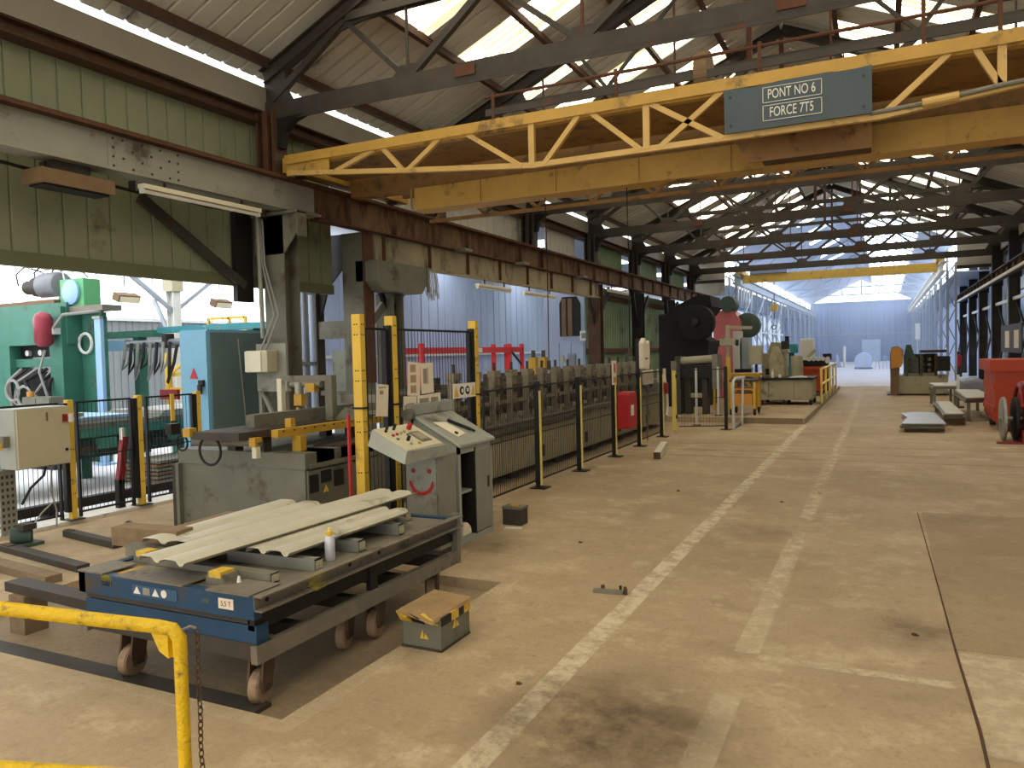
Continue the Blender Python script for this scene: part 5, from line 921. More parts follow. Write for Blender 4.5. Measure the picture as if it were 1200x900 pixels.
# ================================================================ FEED MACHINE
t = thing('feed_machine', 'dark grey cabinet feed machine with yellow feed rails on top, behind the cart', 'machine', (-5.4, 5.31, 0))
G().b(-6.18, -4.64, 5.31, 6.9, .03, .62).o('cabinet', 'machine_grey', t); G().b(-6.2, -4.62, 5.295, 6.9, .62, .76).o('upper_band', 'machine_grey', t); G().b(-6.21, -6.17, 5.26, 5.31, .0, .62).o('corner_post', 'machine_grey', t); G().b(-6.28, -6.22, 5.28, 5.34, 0, .6).o('corner_post', 'steel_dark', t)
G().b(-4.64, -4.62, 5.33, 6.4, .1, .6).o('side_panel', 'machine_grey', t)
for y0, y1, z0, z1 in ((5.34, 5.46, .4, .56), (5.5, 5.64, .47, .58), (5.68, 5.82, .41, .56)): G().b(-4.63, -4.612, y0, y1, z0, z1).o('window', 'paint_black', t)
G().prism([(5.53, .38), (5.6, .38), (5.565, .44)], 0, -4.62, -4.614).o('warning_triangle', 'safety_yellow', t)
G().b(-4.68, -4.6, 5.35, 6.3, .62, .66).o('ledge', 'galv_dull', t); G().b(-5.0, -4.62, 5.45, 5.7, .66, .76).o('guide_block', 'gold', t); G().b(-4.95, -4.62, 5.8, 6.3, .66, .78).o('guide_roll', 'steel_dark', t)
G().b(-4.93, -4.85, 5.22, 7.0, .905, .975).o('feed_rail', 'gold', t, label='yellow feed rail with slots')
for k in range(12): G().b(-4.852, -4.846, 5.28 + .14 * k, 5.30 + .14 * k, .95, .965).o('slot', 'steel_dark', t)
G().b(-5.6, -5.05, 4.95, 7.0, .9, .97).o('feed_bed', 'steel_dark', t); G().b(-5.4, -5.3, 5.4, 7.0, .97, 1.09).o('feed_bar', 'column_grey', t); G().b(-4.9, -4.8, 5.45, 5.53, .76, .9).o('rail_foot', 'gold', t); G().b(-4.95, -4.88, 5.42, 5.48, .98, 1.06).o('rail_stop', 'gold', t)
G().b(-5.73, -5.64, 4.95, 5.03, .92, 1.0).o('end_stop', 'gold', t); G().b(-5.92, -5.84, 4.92, 5.02, .94, 1.04).o('sensor', 'steel_black', t); G().cyl((-5.75, 5.1, .86), (-4.95, 5.1, .88), .04).o('cross_shaft', 'galv_dull', t); G().b(-5.02, -4.95, 5.04, 5.12, .84, .92).o('shaft_block', 'gold', t); G().b(-5.0, -4.95, 5.05, 5.1, .74, .84).o('valve', 'box_white', t)
G().ring((-5.45, 5.0, .8), (0, 1, 0), .13, .012, 20, 6).o('hose', 'rubber', t); G().ring((-5.8, 5.0, .86), (0, 1, 0), .07, .01, 16, 6).o('hose', 'rubber', t)
for x in (-5.5, -5.15): G().b(x - .05, x + .05, 5.3, 5.4, .76, .9).o('bed_leg', 'steel_dark', t); G().b(x - .05, x + .05, 6.6, 6.7, .76, .9).o('bed_leg', 'steel_dark', t)
# the small gantry over the feed bed
G().b(-5.78, -5.1, 6.28, 6.33, 1.37, 1.43).o('gantry_beam', 'galv_dull', t); G().b(-5.17, -5.08, 6.26, 6.34, .97, 1.43).o('gantry_leg', 'column_grey', t); G().b(-5.82, -5.76, 6.27, 6.33, .97, 1.4).o('gantry_leg', 'lamp_white', t); G().cyl((-5.6, 6.25, 1.34), (-5.2, 6.25, 1.34), .035).o('gantry_roll', 'galv_dull', t)
G().b(-5.38, -5.26, 6.2, 6.28, 1.26, 1.35).o('print_head', 'gold', t); G().b(-5.53, -5.43, 6.2, 6.28, 1.12, 1.24).o('print_head', 'gold', t); G().bar((-5.52, 6.24, 1.1), (-5.46, 6.24, .97), .03, .03).o('nozzle', 'gold', t); G().cyl((-5.48, 6.22, 1.24), (-5.48, 6.22, 1.36), .04).o('bottle', 'galv', t)
G().b(-5.08, -4.6, 6.4, 6.46, 1.14, 1.22).o('guide_rail', 'galv_dull', t); G().b(-5.08, -4.6, 6.4, 6.46, 1.02, 1.06).o('guide_rail', 'galv_dull', t); G().prism([(-5.1, .97), (-4.75, .97), (-4.75, 1.05), (-4.95, 1.1)], 1, 6.3, 6.5).o('guide_shoe', 'column_grey', t)

# ================================================================ ROLL FORMING LINE
rf = thing('roll_former', 'long roll forming line with a row of roller stands behind the black fence', 'machine', (-4.7, 7, 0))
G().b(-5.5, -4.2, 7.15, 15.6, .12, .72).o('base', 'olive_grey', rf)
for k in range(7): G().b(-4.2, -4.185, 7.12 + 1.21 * k, 8.3 + 1.21 * k, .16, .68).o('side_panel', 'olive_grey', rf)
G().b(-4.24, -4.12, 7.1, 15.6, .7, .75).o('edge_rail', 'galv_dull', rf); G().tube([(-4.15, 7.1, .62), (-4.13, 10.5, .64), (-4.13, 10.75, .68), (-4.13, 10.7, .74), (-4.13, 7.1, .72)], .02, 6).o('pipe', 'steel_dark', rf)
for k in range(6): G().b(-5.4, -4.3, 7.3 + 1.5 * k, 7.5 + 1.5 * k, 0, .12).o('foot', 'steel_dark', rf)
for k in range(5): G().b(-4.186, -4.17, 7.8 + 1.7 * k, 7.9 + 1.7 * k, .2, .36).o('warning_triangle', 'steel_dark', rf)
def stand_meshes():
    a = G().b(-.04, .04, -.07, -.025, .06, .64).b(-.04, .04, .025, .07, .06, .64).b(-.05, .05, -.085, .085, .6, .68).b(-.06, .06, -.1, .1, 0, .06).b(-.04, .04, -.025, .025, .3, .36)
    b = G().lathe((-.8, 0, .2), (1, 0, 0), [(0, .07), (.15, .07), (.15, .12), (.3, .12), (.3, .08), (.45, .08), (.45, .13), (.6, .13), (.6, .06), (.88, .06)], 12)
    c = G().lathe((-.8, 0, .45), (1, 0, 0), [(0, .06), (.18, .06), (.18, .1), (.28, .1), (.28, .06), (.48, .06), (.48, .12), (.58, .12), (.58, .05), (.9, .05)], 12)
    d = G().cyl((0, 0, .68), (0, 0, .78), .02, n=8)
    e = G().b(-.9, -.8, -.06, .06, 0, .6)
    return [(n, g.mesh(n, m)) for n, g, m in (('frame', a, 'stand_grey'), ('lower_roll', b, 'roller_steel'), ('upper_roll', c, 'roller_steel'), ('screw', d, 'steel_dark'), ('rear_frame', e, 'steel_dark'))]
SM = stand_meshes()
for k in range(17):
    y = 7.4 + .49 * k
    s = twin(SM[0][1], 'roll_stand', rf, (-4.3, y, .72))
    for n, me in SM[1:]: twin(me, n, s, (-4.3, y, .72))
    if k % 3 == 1: G().bc((-4.45, y + .2, 1.16), (.1, .16, .06), .3).o('guide', 'shiny_steel', rf)
    if k < 16: G().b(-4.34, -4.28, y + .08, y + .41, .98, 1.02).o('tie_bar', 'stand_grey', rf)
G().b(-5.3, -4.2, 15.6, 16.3, .12, 1.0).o('exit_box', 'mid_grey', rf)

# ---- black wire guard fence with yellow striped posts
fy = [8.3, 9.67, 11.15, 12.48, 13.94]
plab = ['first low black fence post beyond the grey cabinet', 'second low black fence post beyond the grey cabinet', 'low black fence post carrying the red extinguisher box', 'black fence post carrying the plastic bag', 'last low black fence post before the cage']
for i, y in enumerate(fy):
    t = thing('fence_post', plab[i], 'post', (-3.68, y, 0)); h = 1.27 if i not in (2, 3) else (1.4 if i == 2 else 1.8)
    G().b(-3.72, -3.66, y - .035, y + .02, .012, h).o('post', 'paint_black', t); G().b(-3.66, -3.652, y - .03, y + .02, .04, 1.16).o('stripe', 'stripe_yellow', t); G().b(-3.78, -3.58, y - .08, y + .1, 0, .012).o('foot', 'steel_black', t)
for i, (a, b) in enumerate(zip([6.9] + fy[:-1], fy)):
    t = thing('wire_fence', ['black wire fence panel right behind the grey cabinet', 'black wire fence panel between first and second low posts', 'black wire fence panel ending at the extinguisher box', 'black wire fence panel after the extinguisher box', 'black wire fence panel at the far end of the roll line'][i], 'fence', (-3.7, a, .06)); mesh_panel(t, (-3.7, a + .04, 0), (-3.7, b - .04, 0), .1, 1.22, .05)
    for z in (.1, 1.22): G().b(-3.72, -3.69, b - .05, b - .03, z - .03, z + .03).o('clip', 'paint_black', t)
    G().b(-3.71, -3.69, a + .045, a + .06, .02, 1.2).o('frame_upright', 'paint_black', t)
for i, (y, lab) in enumerate(((4.89, 'tall perforated yellow post nearest the feed machine'), (5.33, 'tall perforated yellow post behind the control desk'), (6.76, 'tall perforated yellow post behind the grey cabinet'))):
    t = thing('fence_post', lab, 'post', (-3.68, y, 0)); G().b(-3.73, -3.65, y - .03, y + .03, 0, 1.94).o('post', 'safety_yellow', t); G().b(-3.73, -3.66, y - .05, y - .03, .1, 1.86 if i else .14).o('edge_channel', 'paint_black', t); G().b(-3.8, -3.6, y - .09, y + .09, 0, .012).o('foot', 'steel_dark', t)
    for z in (1.86, 1.78, 1.5, 1.42, 1.1, 1.02, .7):
        for dx in (-.012, .012): G().cyl((-3.69 + dx, y - .031, z), (-3.69 + dx, y - .034, z), .006, n=6).o('hole', 'steel_black', t); G().cyl((-3.65, y + dx, z), (-3.647, y + dx, z), .006, n=6).o('hole', 'steel_black', t)
    G().b(-3.74, -3.64, y - .04, y + .04, 1.2, 1.215).o('cable_tie', 'steel_black', t)
for a, b, lab in ((4.95, 5.26, 'tall black wire fence panel between the two nearer tall yellow posts'), (5.4, 6.68, 'tall black wire fence panel behind the papers and the control desk')):
    t = thing('wire_fence', lab, 'fence', (-3.7, a, .06)); mesh_panel(t, (-3.7, a, 0), (-3.7, b, 0), .1, 1.83, .05)
    for y in (a + .01, b - .01): G().b(-3.72, -3.68, y - .01, y + .01, .02, 1.83).o('frame_upright', 'paint_black', t)
t = thing('marker_bar', 'red upright flat bar beside the nearest tall yellow post', 'bar', (-3.72, 4.8, 0)); G().b(-3.752, -3.735, 4.79, 4.815, 0, 1.16).o('bar', 'red_paint', t); G().b(-3.79, -3.72, 4.77, 4.835, 0, .01).o('foot', 'steel_dark', t)
# papers and signs on the fence
def paper(nm, lab, cat, y0, y1, z0, z1, tilt=0, m='paper', x=-3.66):
    c = ((y0 + y1) / 2, (z0 + z1) / 2); t = thing(nm, lab, cat, (x, c[0], c[1])); G().bc((x, c[0], c[1]), (.004, y1 - y0, z1 - z0), 0, tilt).o('sheet', m, t); return t
def on(t, nm, y0, y1, z0, z1, m, tilt=0, x=-3.657): return G().b(x, x + .002, y0, y1, z0, z1).o(nm, m, t)
t = paper('paper_notice', 'curled white paper hanging between the two nearer yellow posts', 'notice', 5.06, 5.22, 1.12, 1.38, -.1); on(t, 'print', 5.1, 5.15, 1.3, 1.33, 'print_grey'); on(t, 'print', 5.09, 5.19, 1.35, 1.36, 'print_grey')
t = paper('picture_sheet', 'left sheet with three brown photographs clipped to the tall fence', 'notice', 5.52, 5.71, 1.26, 1.55, -.08)
for k in range(3): on(t, 'photo', 5.555, 5.64, 1.285 + .09 * k, 1.35 + .09 * k, 'paper_tan')
t = paper('paper_notice', 'right hand white sheet beside the photo sheet on the tall fence', 'notice', 5.73, 5.93, 1.27, 1.54, .02); on(t, 'print', 5.83, 5.84, 1.35, 1.5, 'print_grey'); on(t, 'print', 5.76, 5.82, 1.36, 1.49, 'print_grey')
t = paper('paper_notice', 'narrow white sheet standing at the left behind the desk lid', 'notice', 5.44, 5.64, 1.0, 1.26, -.04); on(t, 'print', 5.48, 5.6, 1.12, 1.2, 'print_grey')
t = paper('paper_notice', 'wide white printed sheet under the photo sheet', 'notice', 5.66, 6.05, 1.08, 1.26, .03); on(t, 'print', 5.69, 5.84, 1.13, 1.23, 'print_grey'); on(t, 'print', 5.88, 6.0, 1.15, 1.23, 'print_grey')
t = paper('safety_sign', 'white safety sign with two yellow warning triangles and two round symbols', 'sign', 6.28, 6.72, 1.19, 1.33, 0, 'paint_white')
for y in (6.335, 6.665): G().prism([(y - .045, 1.205), (y + .045, 1.205), (y, 1.31)], 0, -3.658, -3.655).o('warning_triangle', 'safety_yellow', t)
for y in (6.445, 6.555): G().cyl((-3.658, y, 1.26), (-3.655, y, 1.26), .042, n=18).o('symbol', 'paint_black', t)
G().cyl((-3.655, 6.45, 1.26), (-3.653, 6.45, 1.26), .022, n=14).o('symbol_head', 'paint_white', t); G().prism([(6.53, 1.28), (6.58, 1.28), (6.57, 1.245), (6.54, 1.245)], 0, -3.655, -3.653).o('symbol_face', 'paint_white', t)
t = thing('extinguisher_box', 'red fire extinguisher cover box fixed to the fence', 'extinguisher', (-3.6, 11.2, .42)); G().prism([(11.18, .42), (11.55, .42), (11.58, .5), (11.58, .9), (11.5, .98), (11.22, .98), (11.18, .94)], 0, -3.65, -3.45).o('cover', 'red_paint', t, bevel=.015); G().b(-3.45, -3.444, 11.24, 11.38, .62, .78).o('label_patch', 'paint_white', t); G().bar((-3.5, 11.6, .5), (-3.5, 11.68, .62), .03, .03).o('strap', 'steel_black', t)
t = thing('extinguisher_sign', 'red and white upright extinguisher sign above the red box', 'sign', (-3.64, 11.1, 1.1)); G().b(-3.655, -3.64, 10.98, 11.16, 1.1, 1.46).o('plate', 'paper', t); G().b(-3.64, -3.636, 11.04, 11.1, 1.28, 1.42).o('symbol', 'red_paint', t); G().b(-3.64, -3.636, 11.0, 11.14, 1.13, 1.22).o('band', 'orange', t)
t = thing('plastic_bag', 'buff plastic bag hanging from the tall black fence post', 'bag', (-3.64, 12.6, 1.3)); G().prism([(12.42, 1.3), (12.8, 1.28), (12.84, 1.6), (12.8, 1.78), (12.7, 1.72), (12.55, 1.82), (12.42, 1.74)], 0, -3.66, -3.58).o('bag', 'paper', t, bevel=.02); G().tube([(-3.6, 12.45, 1.5), (-3.575, 12.6, 1.46), (-3.6, 12.78, 1.5)], .012, 5).o('fold', 'brown_box', t)
t = thing('notice_board', 'pale striped board fixed low at the far end of the fence', 'board', (-3.75, 14.3, 1.0)); G().b(-3.8, -3.78, 13.1, 13.75, 1.0, 1.25).o('board', 'paper', t); G().b(-3.8, -3.77, 14.05, 14.6, 1.0, 1.25).o('board', 'paper', t)
for y in (13.4, 14.3): G().b(-3.82, -3.8, y - .02, y + .02, 0, 1.2).o('leg', 'galv_dull', t)
t = thing('fire_hose', 'thin white and red hose hanging on the last low fence post', 'hose', (-3.62, 13.95, .4)); G().tube([(-3.63, 13.98, 1.05), (-3.6, 14.0, .9), (-3.6, 14.03, .6), (-3.61, 13.98, .4)], .02, 6).o('hose', 'paper', t); G().b(-3.64, -3.58, 13.93, 14.02, .8, 1.0).o('handle', 'red_dark', t)

# ================================================================ CONTROL DESK AND CABINET
t = thing('control_desk', 'beige sloping control desk with buttons, on a grey pedestal with a red painted smile', 'control desk', (-3.35, 5.0, 0))
def dz(x): return 1.05 - (x + 3.5) * .5
def ds(x0, x1, y0, y1, h0, h1, nm, m):
    return G().quadbox([(x0, y0, dz(x0) + h0), (x1, y0, dz(x1) + h0), (x1, y1, dz(x1) + h0), (x0, y1, dz(x0) + h0), (x0, y0, dz(x0) + h1), (x1, y0, dz(x1) + h1), (x1, y1, dz(x1) + h1), (x0, y1, dz(x0) + h1)]).o(nm, m, t)
G().quadbox([(-3.53, 4.75, .93), (-3.2, 4.75, .8), (-3.17, 5.32, .8), (-3.5, 5.32, .93), (-3.5, 4.77, dz(-3.5)), (-3.19, 4.77, dz(-3.19)), (-3.17, 5.3, dz(-3.17)), (-3.48, 5.3, dz(-3.48))]).o('housing', 'cab_grey', t)
ds(-3.495, -3.195, 4.78, 5.29, 0, .006, 'panel', 'cab_beige')
ds(-3.38, -3.25, 5.08, 5.22, .006, .012, 'display_frame', 'machine_grey'); ds(-3.36, -3.27, 5.10, 5.2, .012, .015, 'display', 'olive_grey')
for i, (x, y, m, r, h) in enumerate(((-3.44, 4.86, 'paint_black', .012, .04), (-3.45, 4.98, 'paint_black', .012, .045), (-3.38, 4.87, 'red_paint', .013, .012), (-3.385, 4.93, 'red_paint', .013, .012), (-3.39, 4.99, 'olive_grey', .013, .012), (-3.4, 5.05, 'olive_grey', .013, .012), (-3.43, 5.16, 'red_paint', .02, .045), (-3.33, 4.86, 'machine_grey', .014, .01), (-3.3, 4.95, 'paint_black', .014, .035), (-3.36, 5.04, 'machine_grey', .012, .01), (-3.25, 4.92, 'galv', .012, .01), (-3.24, 5.02, 'gold', .013, .012))):
    z = dz(x) + .006; G().cyl((x, y, z), (x + h * .45, y, z + h), r, n=10).o('button', m, t)
G().b(-3.5, -3.2, 5.22, 5.5, .04, .8).o('pedestal', 'mid_grey', t); G().b(-3.49, -3.21, 5.2, 5.22, .06, .78).o('front_plate', 'mid_grey', t); G().b(-3.5, -3.2, 5.2, 5.5, 0, .04).o('plinth', 'steel_dark', t)
for x in (-3.42, -3.27): G().cyl((x, 5.2, .68), (x, 5.197, .68), .02, n=14).o('painted_eye', 'red_dark', t)
g = G(); n = 14
pts = [(-3.345 + .105 * math.cos(a), .6 + .105 * math.sin(a)) for a in [math.pi * (1.0 + k / n) for k in range(n + 1)]]
for (a, b) in zip(pts[:-1], pts[1:]): g.bar((a[0], 5.1975, a[1]), (b[0], 5.1975, b[1]), .005, .028)
g.o('painted_smile', 'red_paint', t, label='red spray-painted smile')
t = thing('tool_cabinet', 'grey steel cabinet with a sloping lid and an open left door bay', 'cabinet', (-3.4, 5.85, 0))
X0, X1, Y0, Y1 = -3.66, -3.2, 5.55, 6.15
def cz(x): return .84 + (X1 - x) * .55
G().prism([(X0, .04), (X1 - .02, .04), (X1 - .02, cz(X1 - .02)), (X0, cz(X0))], 1, Y0, Y0 + .02).o('left_side', 'cab_grey', t); G().prism([(X0, .04), (X1, .04), (X1, cz(X1)), (X0, cz(X0))], 1, Y1 - .02, Y1).o('right_side', 'cab_grey', t); G().b(X0, X0 + .02, Y0, Y1, .04, 1.08).o('back', 'cab_grey', t)
G().b(X0, X1, Y0, Y1, 0, .05).o('plinth', 'cab_grey', t); G().b(X0 + .1, X1 - .03, Y0 + .026, Y0 + .27, .42, .44).o('shelf', 'cab_grey', t); G().b(X0, X1, Y0 + .27, Y0 + .3, .04, .8).o('divider', 'steel_black', t); G().b(X0 + .08, X0 + .1, Y0 + .02, Y0 + .27, .05, .84).b(X0 + .1, X1 - .05, Y0 + .021, Y0 + .026, .05, .8).o('bay_shade_lining', 'steel_black', t)  # black lining and divider stand in for the shade inside the bay
G().b(X1 - .02, X1, Y0, Y0 + .035, .04, .84).o('door_frame', 'cab_grey', t); G().b(X1 - .02, X1, Y0, Y1, .77, .84).o('door_frame', 'cab_grey', t)
d = G().b(X1 - .015, X1 + .004, Y0 + .29, Y1 - .03, .06, .77).o('door', 'mid_grey', t); G().b(X1 + .004, X1 + .016, Y1 - .1, Y1 - .085, .42, .52).o('handle', 'steel_dark', d)
g = G().quadbox([(X0 - .01, Y0 - .03, cz(X0)), (X1 + .03, Y0 - .03, cz(X1 + .03)), (X1 + .03, Y1 + .02, cz(X1 + .03)), (X0 - .01, Y1 + .02, cz(X0)), (X0 - .01, Y0 - .03, cz(X0) + .03), (X1 + .03, Y0 - .03, cz(X1 + .03) + .03), (X1 + .03, Y1 + .02, cz(X1 + .03) + .03), (X0 - .01, Y1 + .02, cz(X0) + .03)]); g.o('lid', 'cab_grey', t, bevel=.01)
G().b(X0 - .012, X0 + .05, Y0 - .1, Y1 + .02, 1.1, 1.19).o('back_ledge', 'cab_grey', t); G().cyl((X0 + .04, Y0 - .12, 1.11), (X0 + .04, Y0 - .06, 1.11), .05, n=14).o('hinge_knob', 'machine_grey', t)
def onlid(x): return cz(x) + .032
t = thing('paper_sheet', 'creased paper lying on the sloping cabinet lid', 'paper', (-3.38, 5.72, onlid(-3.38))); G().quadbox([(-3.48, 5.62, onlid(-3.48)), (-3.26, 5.66, onlid(-3.26)), (-3.28, 5.82, onlid(-3.28)), (-3.46, 5.8, onlid(-3.46)), (-3.48, 5.62, onlid(-3.48) + .008), (-3.26, 5.66, onlid(-3.26) + .006), (-3.28, 5.82, onlid(-3.28) + .012), (-3.46, 5.8, onlid(-3.46) + .004)]).o('sheet', 'paper', t); G().bc((-3.3, 5.7, onlid(-3.3) + .012), (.03, .05, .012), .4, 0, .5).o('clip', 'steel_black', t)
t = thing('marker_pen', 'black marker lying on the cabinet lid beside the creased paper', 'pen', (-3.4, 5.9, onlid(-3.4))); G().cyl((-3.47, 5.84, onlid(-3.47) + .014), (-3.3, 5.96, onlid(-3.3) + .014), .014, n=10).o('body', 'paint_black', t); G().cyl((-3.3, 5.96, onlid(-3.3) + .014), (-3.27, 5.98, onlid(-3.27) + .014), .01, n=8).o('cap', 'steel_black', t)
t = thing('rag', 'crumpled pale rag in the bottom of the open cabinet bay', 'rag', (-3.3, 5.7, .05)); G().prism([(5.62, .05), (5.8, .05), (5.78, .12), (5.72, .17), (5.66, .12)], 0, -3.4, -3.22).o('rag', 'paper', t, bevel=.02)
t = thing('battery', 'small dark box with a pale top on the floor right of the grey cabinet', 'box', (-3.13, 6.45, 0)); G().b(-3.23, -3.04, 6.4, 6.55, 0, .15).o('body', 'steel_dark', t); G().b(-3.235, -3.035, 6.395, 6.555, .15, .17).o('lid', 'galv_dull', t); G().b(-3.18, -3.09, 6.45, 6.5, .17, .18).o('handle', 'gold', t)
t = thing('offcut', 'small white scrap in front of the dark box', 'scrap', (-3.05, 6.28, 0)); G().bc((-3.06, 6.28, .008), (.16, .03, .015), .2).o('scrap', 'paint_white', t)
# ================================================================ CART
ct = thing('lift_cart', 'blue low lift cart on casters loaded with grey sheets', 'cart', (-3.25, 3.5, PZ))
cx0, cx1, cy0, cy1 = -3.88, -2.64, 2.64, 4.5
G().b(cx0, cx1, cy0, cy0 + .05, .39, .5).o('front_beam', 'cart_blue', ct); G().b(cx0, cx1, cy1 - .05, cy1, .39, .5).o('rear_beam', 'cart_blue', ct); G().b(cx0, cx0 + .05, cy0, cy1, .39, .5).o('left_beam', 'cart_blue', ct)
G().chan((cx1, cy0, .47), (cx1, cy1 + .03, .47), .05, .075, .008, sgn=1).o('right_rail', 'cart_grey', ct, label='brown-grey channel along the top right edge')
for y in (2.72, 3.35, 3.62): G().cyl((cx1 + .003, y, .47), (cx1 + .009, y, .47), .011, n=10).o('bolt_hole', 'steel_black', ct)
G().b(cx0 + .02, cx1 - .02, cy0 + .04, cy1 - .04, .47, .488).o('deck', 'cart_grey', ct)
G().b(cx0 + .03, cx1 - .05, cy0 + .02, cy1, .36, .39).o('slide_plate', 'steel_dark', ct); G().b(cx1 - .06, cx1 - .02, cy0 + .02, cy1, .33, .44).o('side_rail', 'steel_black', ct)
G().b(cx0 + .02, cx1 - .01, cy0 + .02, cy0 + .1, .27, .355).o('lower_front_beam', 'cart_blue', ct); G().b(cx0 + .02, cx1, cy0 + .015, cy0 + .11, .19, .27).o('lower_front_beam', 'steel_dark', ct)
G().b(cx1 - .03, cx1 + .01, cy0, cy1, .18, .265).o('lower_rail', 'cart_grey', ct, label='grey lower rail along the right side'); G().b(cx0, cx0 + .05, cy0, cy1, .18, .26).o('lower_rail', 'cart_grey', ct)
for k in range(4): G().b(cx0 + .05, cx1 - .03, cy0 + .3 + .45 * k, cy0 + .36 + .45 * k, .2, .27).o('cross_member', 'steel_dark', ct)
for k in range(2): G().bar((cx0 + .3 + .5 * k, cy0 + .15, .28), (cx0 + .3 + .5 * k, cy1 - .2, .36), .05, .04).o('scissor_arm', 'steel_black', ct); G().bar((cx0 + .4 + .5 * k, cy0 + .15, .36), (cx0 + .4 + .5 * k, cy1 - .2, .28), .05, .04).o('scissor_arm', 'steel_black', ct)
G().b(cx1 - .04, cx1 - .01, 3.55, 3.62, .26, .44).o('spacer', 'steel_black', ct)
G().b(cx1 - .03, cx1 + .02, cy1, cy1 + .04, .18, .52).o('end_post', 'galv_dull', ct)
def caster(x, y, rz):
    z0 = PZ; c = G().b(-.05, .05, -.05, .05, .235, .25)
    for s in (-.036, .036): c.prism([(-.05, .235), (.05, .235), (.045, .17), (.02, .065), (-.06, .065), (-.07, .13)], 0, s - .006, s + .006)
    me = c.mesh('caster', 'caster_brown'); o = twin(me, 'caster', ct, (x, y, z0 + .005), (0, 0, rz))
    w = G().lathe((-.028, -.02, .085), (1, 0, 0), [(0, .03), (0, .075), (.008, .085), (.048, .085), (.056, .075), (.056, .03)], 22).mesh('wheel', 'wheel_tan', smooth=True)
    wo = bpy.data.objects.new('wheel', w); COL.objects.link(wo); wo.parent = o
    h = G().cyl((-.045, -.02, .085), (.045, -.02, .085), .018, n=10).mesh('axle', 'steel_dark'); ho = bpy.data.objects.new('axle', h); COL.objects.link(ho); ho.parent = o
for x, y, rz in ((-2.74, 2.78, .25), (-3.62, 2.76, .15), (-2.8, 3.5, .3), (-2.74, 3.72, .22), (-2.78, 4.42, .4), (-3.62, 4.4, .2)): caster(x, y, rz)
# warning sticker strip and tag
st = G().b(-3.46, -3.14, cy0 - .003, cy0, .42, .475).o('sticker', 'sticker_blue', ct, label='blue strip of small white symbols')
G().prism([(-3.45, .43), (-3.40, .43), (-3.425, .468)], 1, cy0 - .005, cy0 - .003).o('symbol', 'paint_white', st); G().b(-3.38, -3.33, cy0 - .005, cy0 - .003, .43, .466).o('symbol', 'galv', st); G().prism([(-3.315, .43), (-3.265, .43), (-3.29, .468)], 1, cy0 - .005, cy0 - .003).o('symbol', 'paint_white', st); G().cyl((-3.23, cy0 - .003, .449), (-3.23, cy0 - .005, .449), .02, n=14).o('symbol', 'paint_white', st)
tg = G().b(-2.86, -2.765, cy0 - .004, cy0, .425, .475).o('tag', 'paper', ct, label='white handwritten tag'); text('5,5 T', 'lettering', 'maroon', tg, (-2.812, cy0 - .005, .45), .036, FRONT, depth=.0004, sx=.9)
G().b(-3.7, -3.62, cy0 - .001, cy0, .44, .5).o('paint_spill', 'paint_spill', ct); G().b(-3.0, -2.92, cy0 - .001, cy0, .44, .5).o('paint_spill', 'paint_spill', ct); G().b(cx1 + .012, cx1 + .054, 3.0, 3.1, .43, .508).o('paint_spill', 'paint_spill', ct)
for a, b in ((cx0 + .0, cx0 + .2), (cx0 + .3, cx0 + .78), (cx1 - .3, cx1 - .02)): G().b(a, b, cy0 - .006, cy0 + .2, .5, .508).o('top_plate', 'cart_grey', ct)
G().b(cx0 + .22, cx0 + .29, cy0 + .03, cy0 + .2, .489, .496).o('paint_patch', 'gold', ct)
# load on the deck
DZ = .489
chs = [(-3.95, -3.45, 2.98, .07, 'galv_dull', 'dark channel stub at the left front of the cart deck'), (-3.6, -2.74, 2.86, .05, 'galv_dull', 'grey channel lying across the front of the cart deck'), (-3.3, -2.68, 3.12, .06, 'galv', 'grey channel across the cart under the nearer sheet end'), (-3.35, -2.7, 3.52, .065, 'galv', 'grey channel across the cart behind the spray can'), (-3.6, -2.72, 3.95, .065, 'galv', 'grey channel across the cart toward the desk'), (-3.7, -2.9, 4.3, .065, 'galv_dull', 'grey channel at the far end of the cart')]
for (a, b, y, h, m, lab) in chs:
    t = thing('steel_channel', lab, 'channel', ((a + b) / 2, y, DZ)); G().chan((a, y, DZ + h / 2), (b, y, DZ + h / 2), .06, h, .006, sgn=-1).o('channel', m, t); G().b(b - .012, b, y - .002, y + .06, DZ, DZ + h).o('end_lip', 'box_cream', t)
for (x, y, lab) in ((-3.72, 2.95, 'yellow painted block on the left of the cart deck'), (-3.0, 2.8, 'yellow painted block at the right front of the cart deck')):
    t = thing('wedge_block', lab, 'block', (x, y, DZ)); G().prism([(x - .07, DZ), (x + .07, DZ), (x + .05, DZ + .05), (x - .05, DZ + .06)], 1, y - .05, y + .05).o('block', 'galv_dull', t); G().b(x - .04, x + .04, y - .052, y + .04, DZ + .035, DZ + .066).o('paint_patch', 'safety_yellow', t)
t = thing('chock', 'small white peg on the cart deck right of the yellow block', 'peg', (-2.86, 2.78, DZ)); G().cyl((-2.87, 2.78, DZ), (-2.87, 2.78, DZ + .05), .014, .006, n=10).o('peg', 'paint_white', t); G().cyl((-2.87, 2.78, DZ), (-2.87, 2.78, DZ + .008), .02, n=10).o('base', 'galv', t)
t = thing('timber_block', 'grey-brown timber baulks at the left edge of the cart', 'timber', (-4.0, 3.1, DZ)); G().bc((-3.95, 3.16, DZ + .075), (.5, .13, .11), .1).o('baulk', 'timber', t); G().bc((-3.89, 3.55, DZ + .055), (.12, .46, .1), .08).o('baulk', 'timber', t)
t = thing('fork_tube', 'dark steel fork beam sticking out of the cart on the left', 'beam', (-4.5, 2.95, PZ)); G().bar((-5.05, 3.0, .2), (-3.9, 2.92, .2), .12, .06).o('beam', 'steel_dark', t); G().b(-4.95, -4.8, 2.9, 3.05, PZ, .17).o('block', 'timber', t)
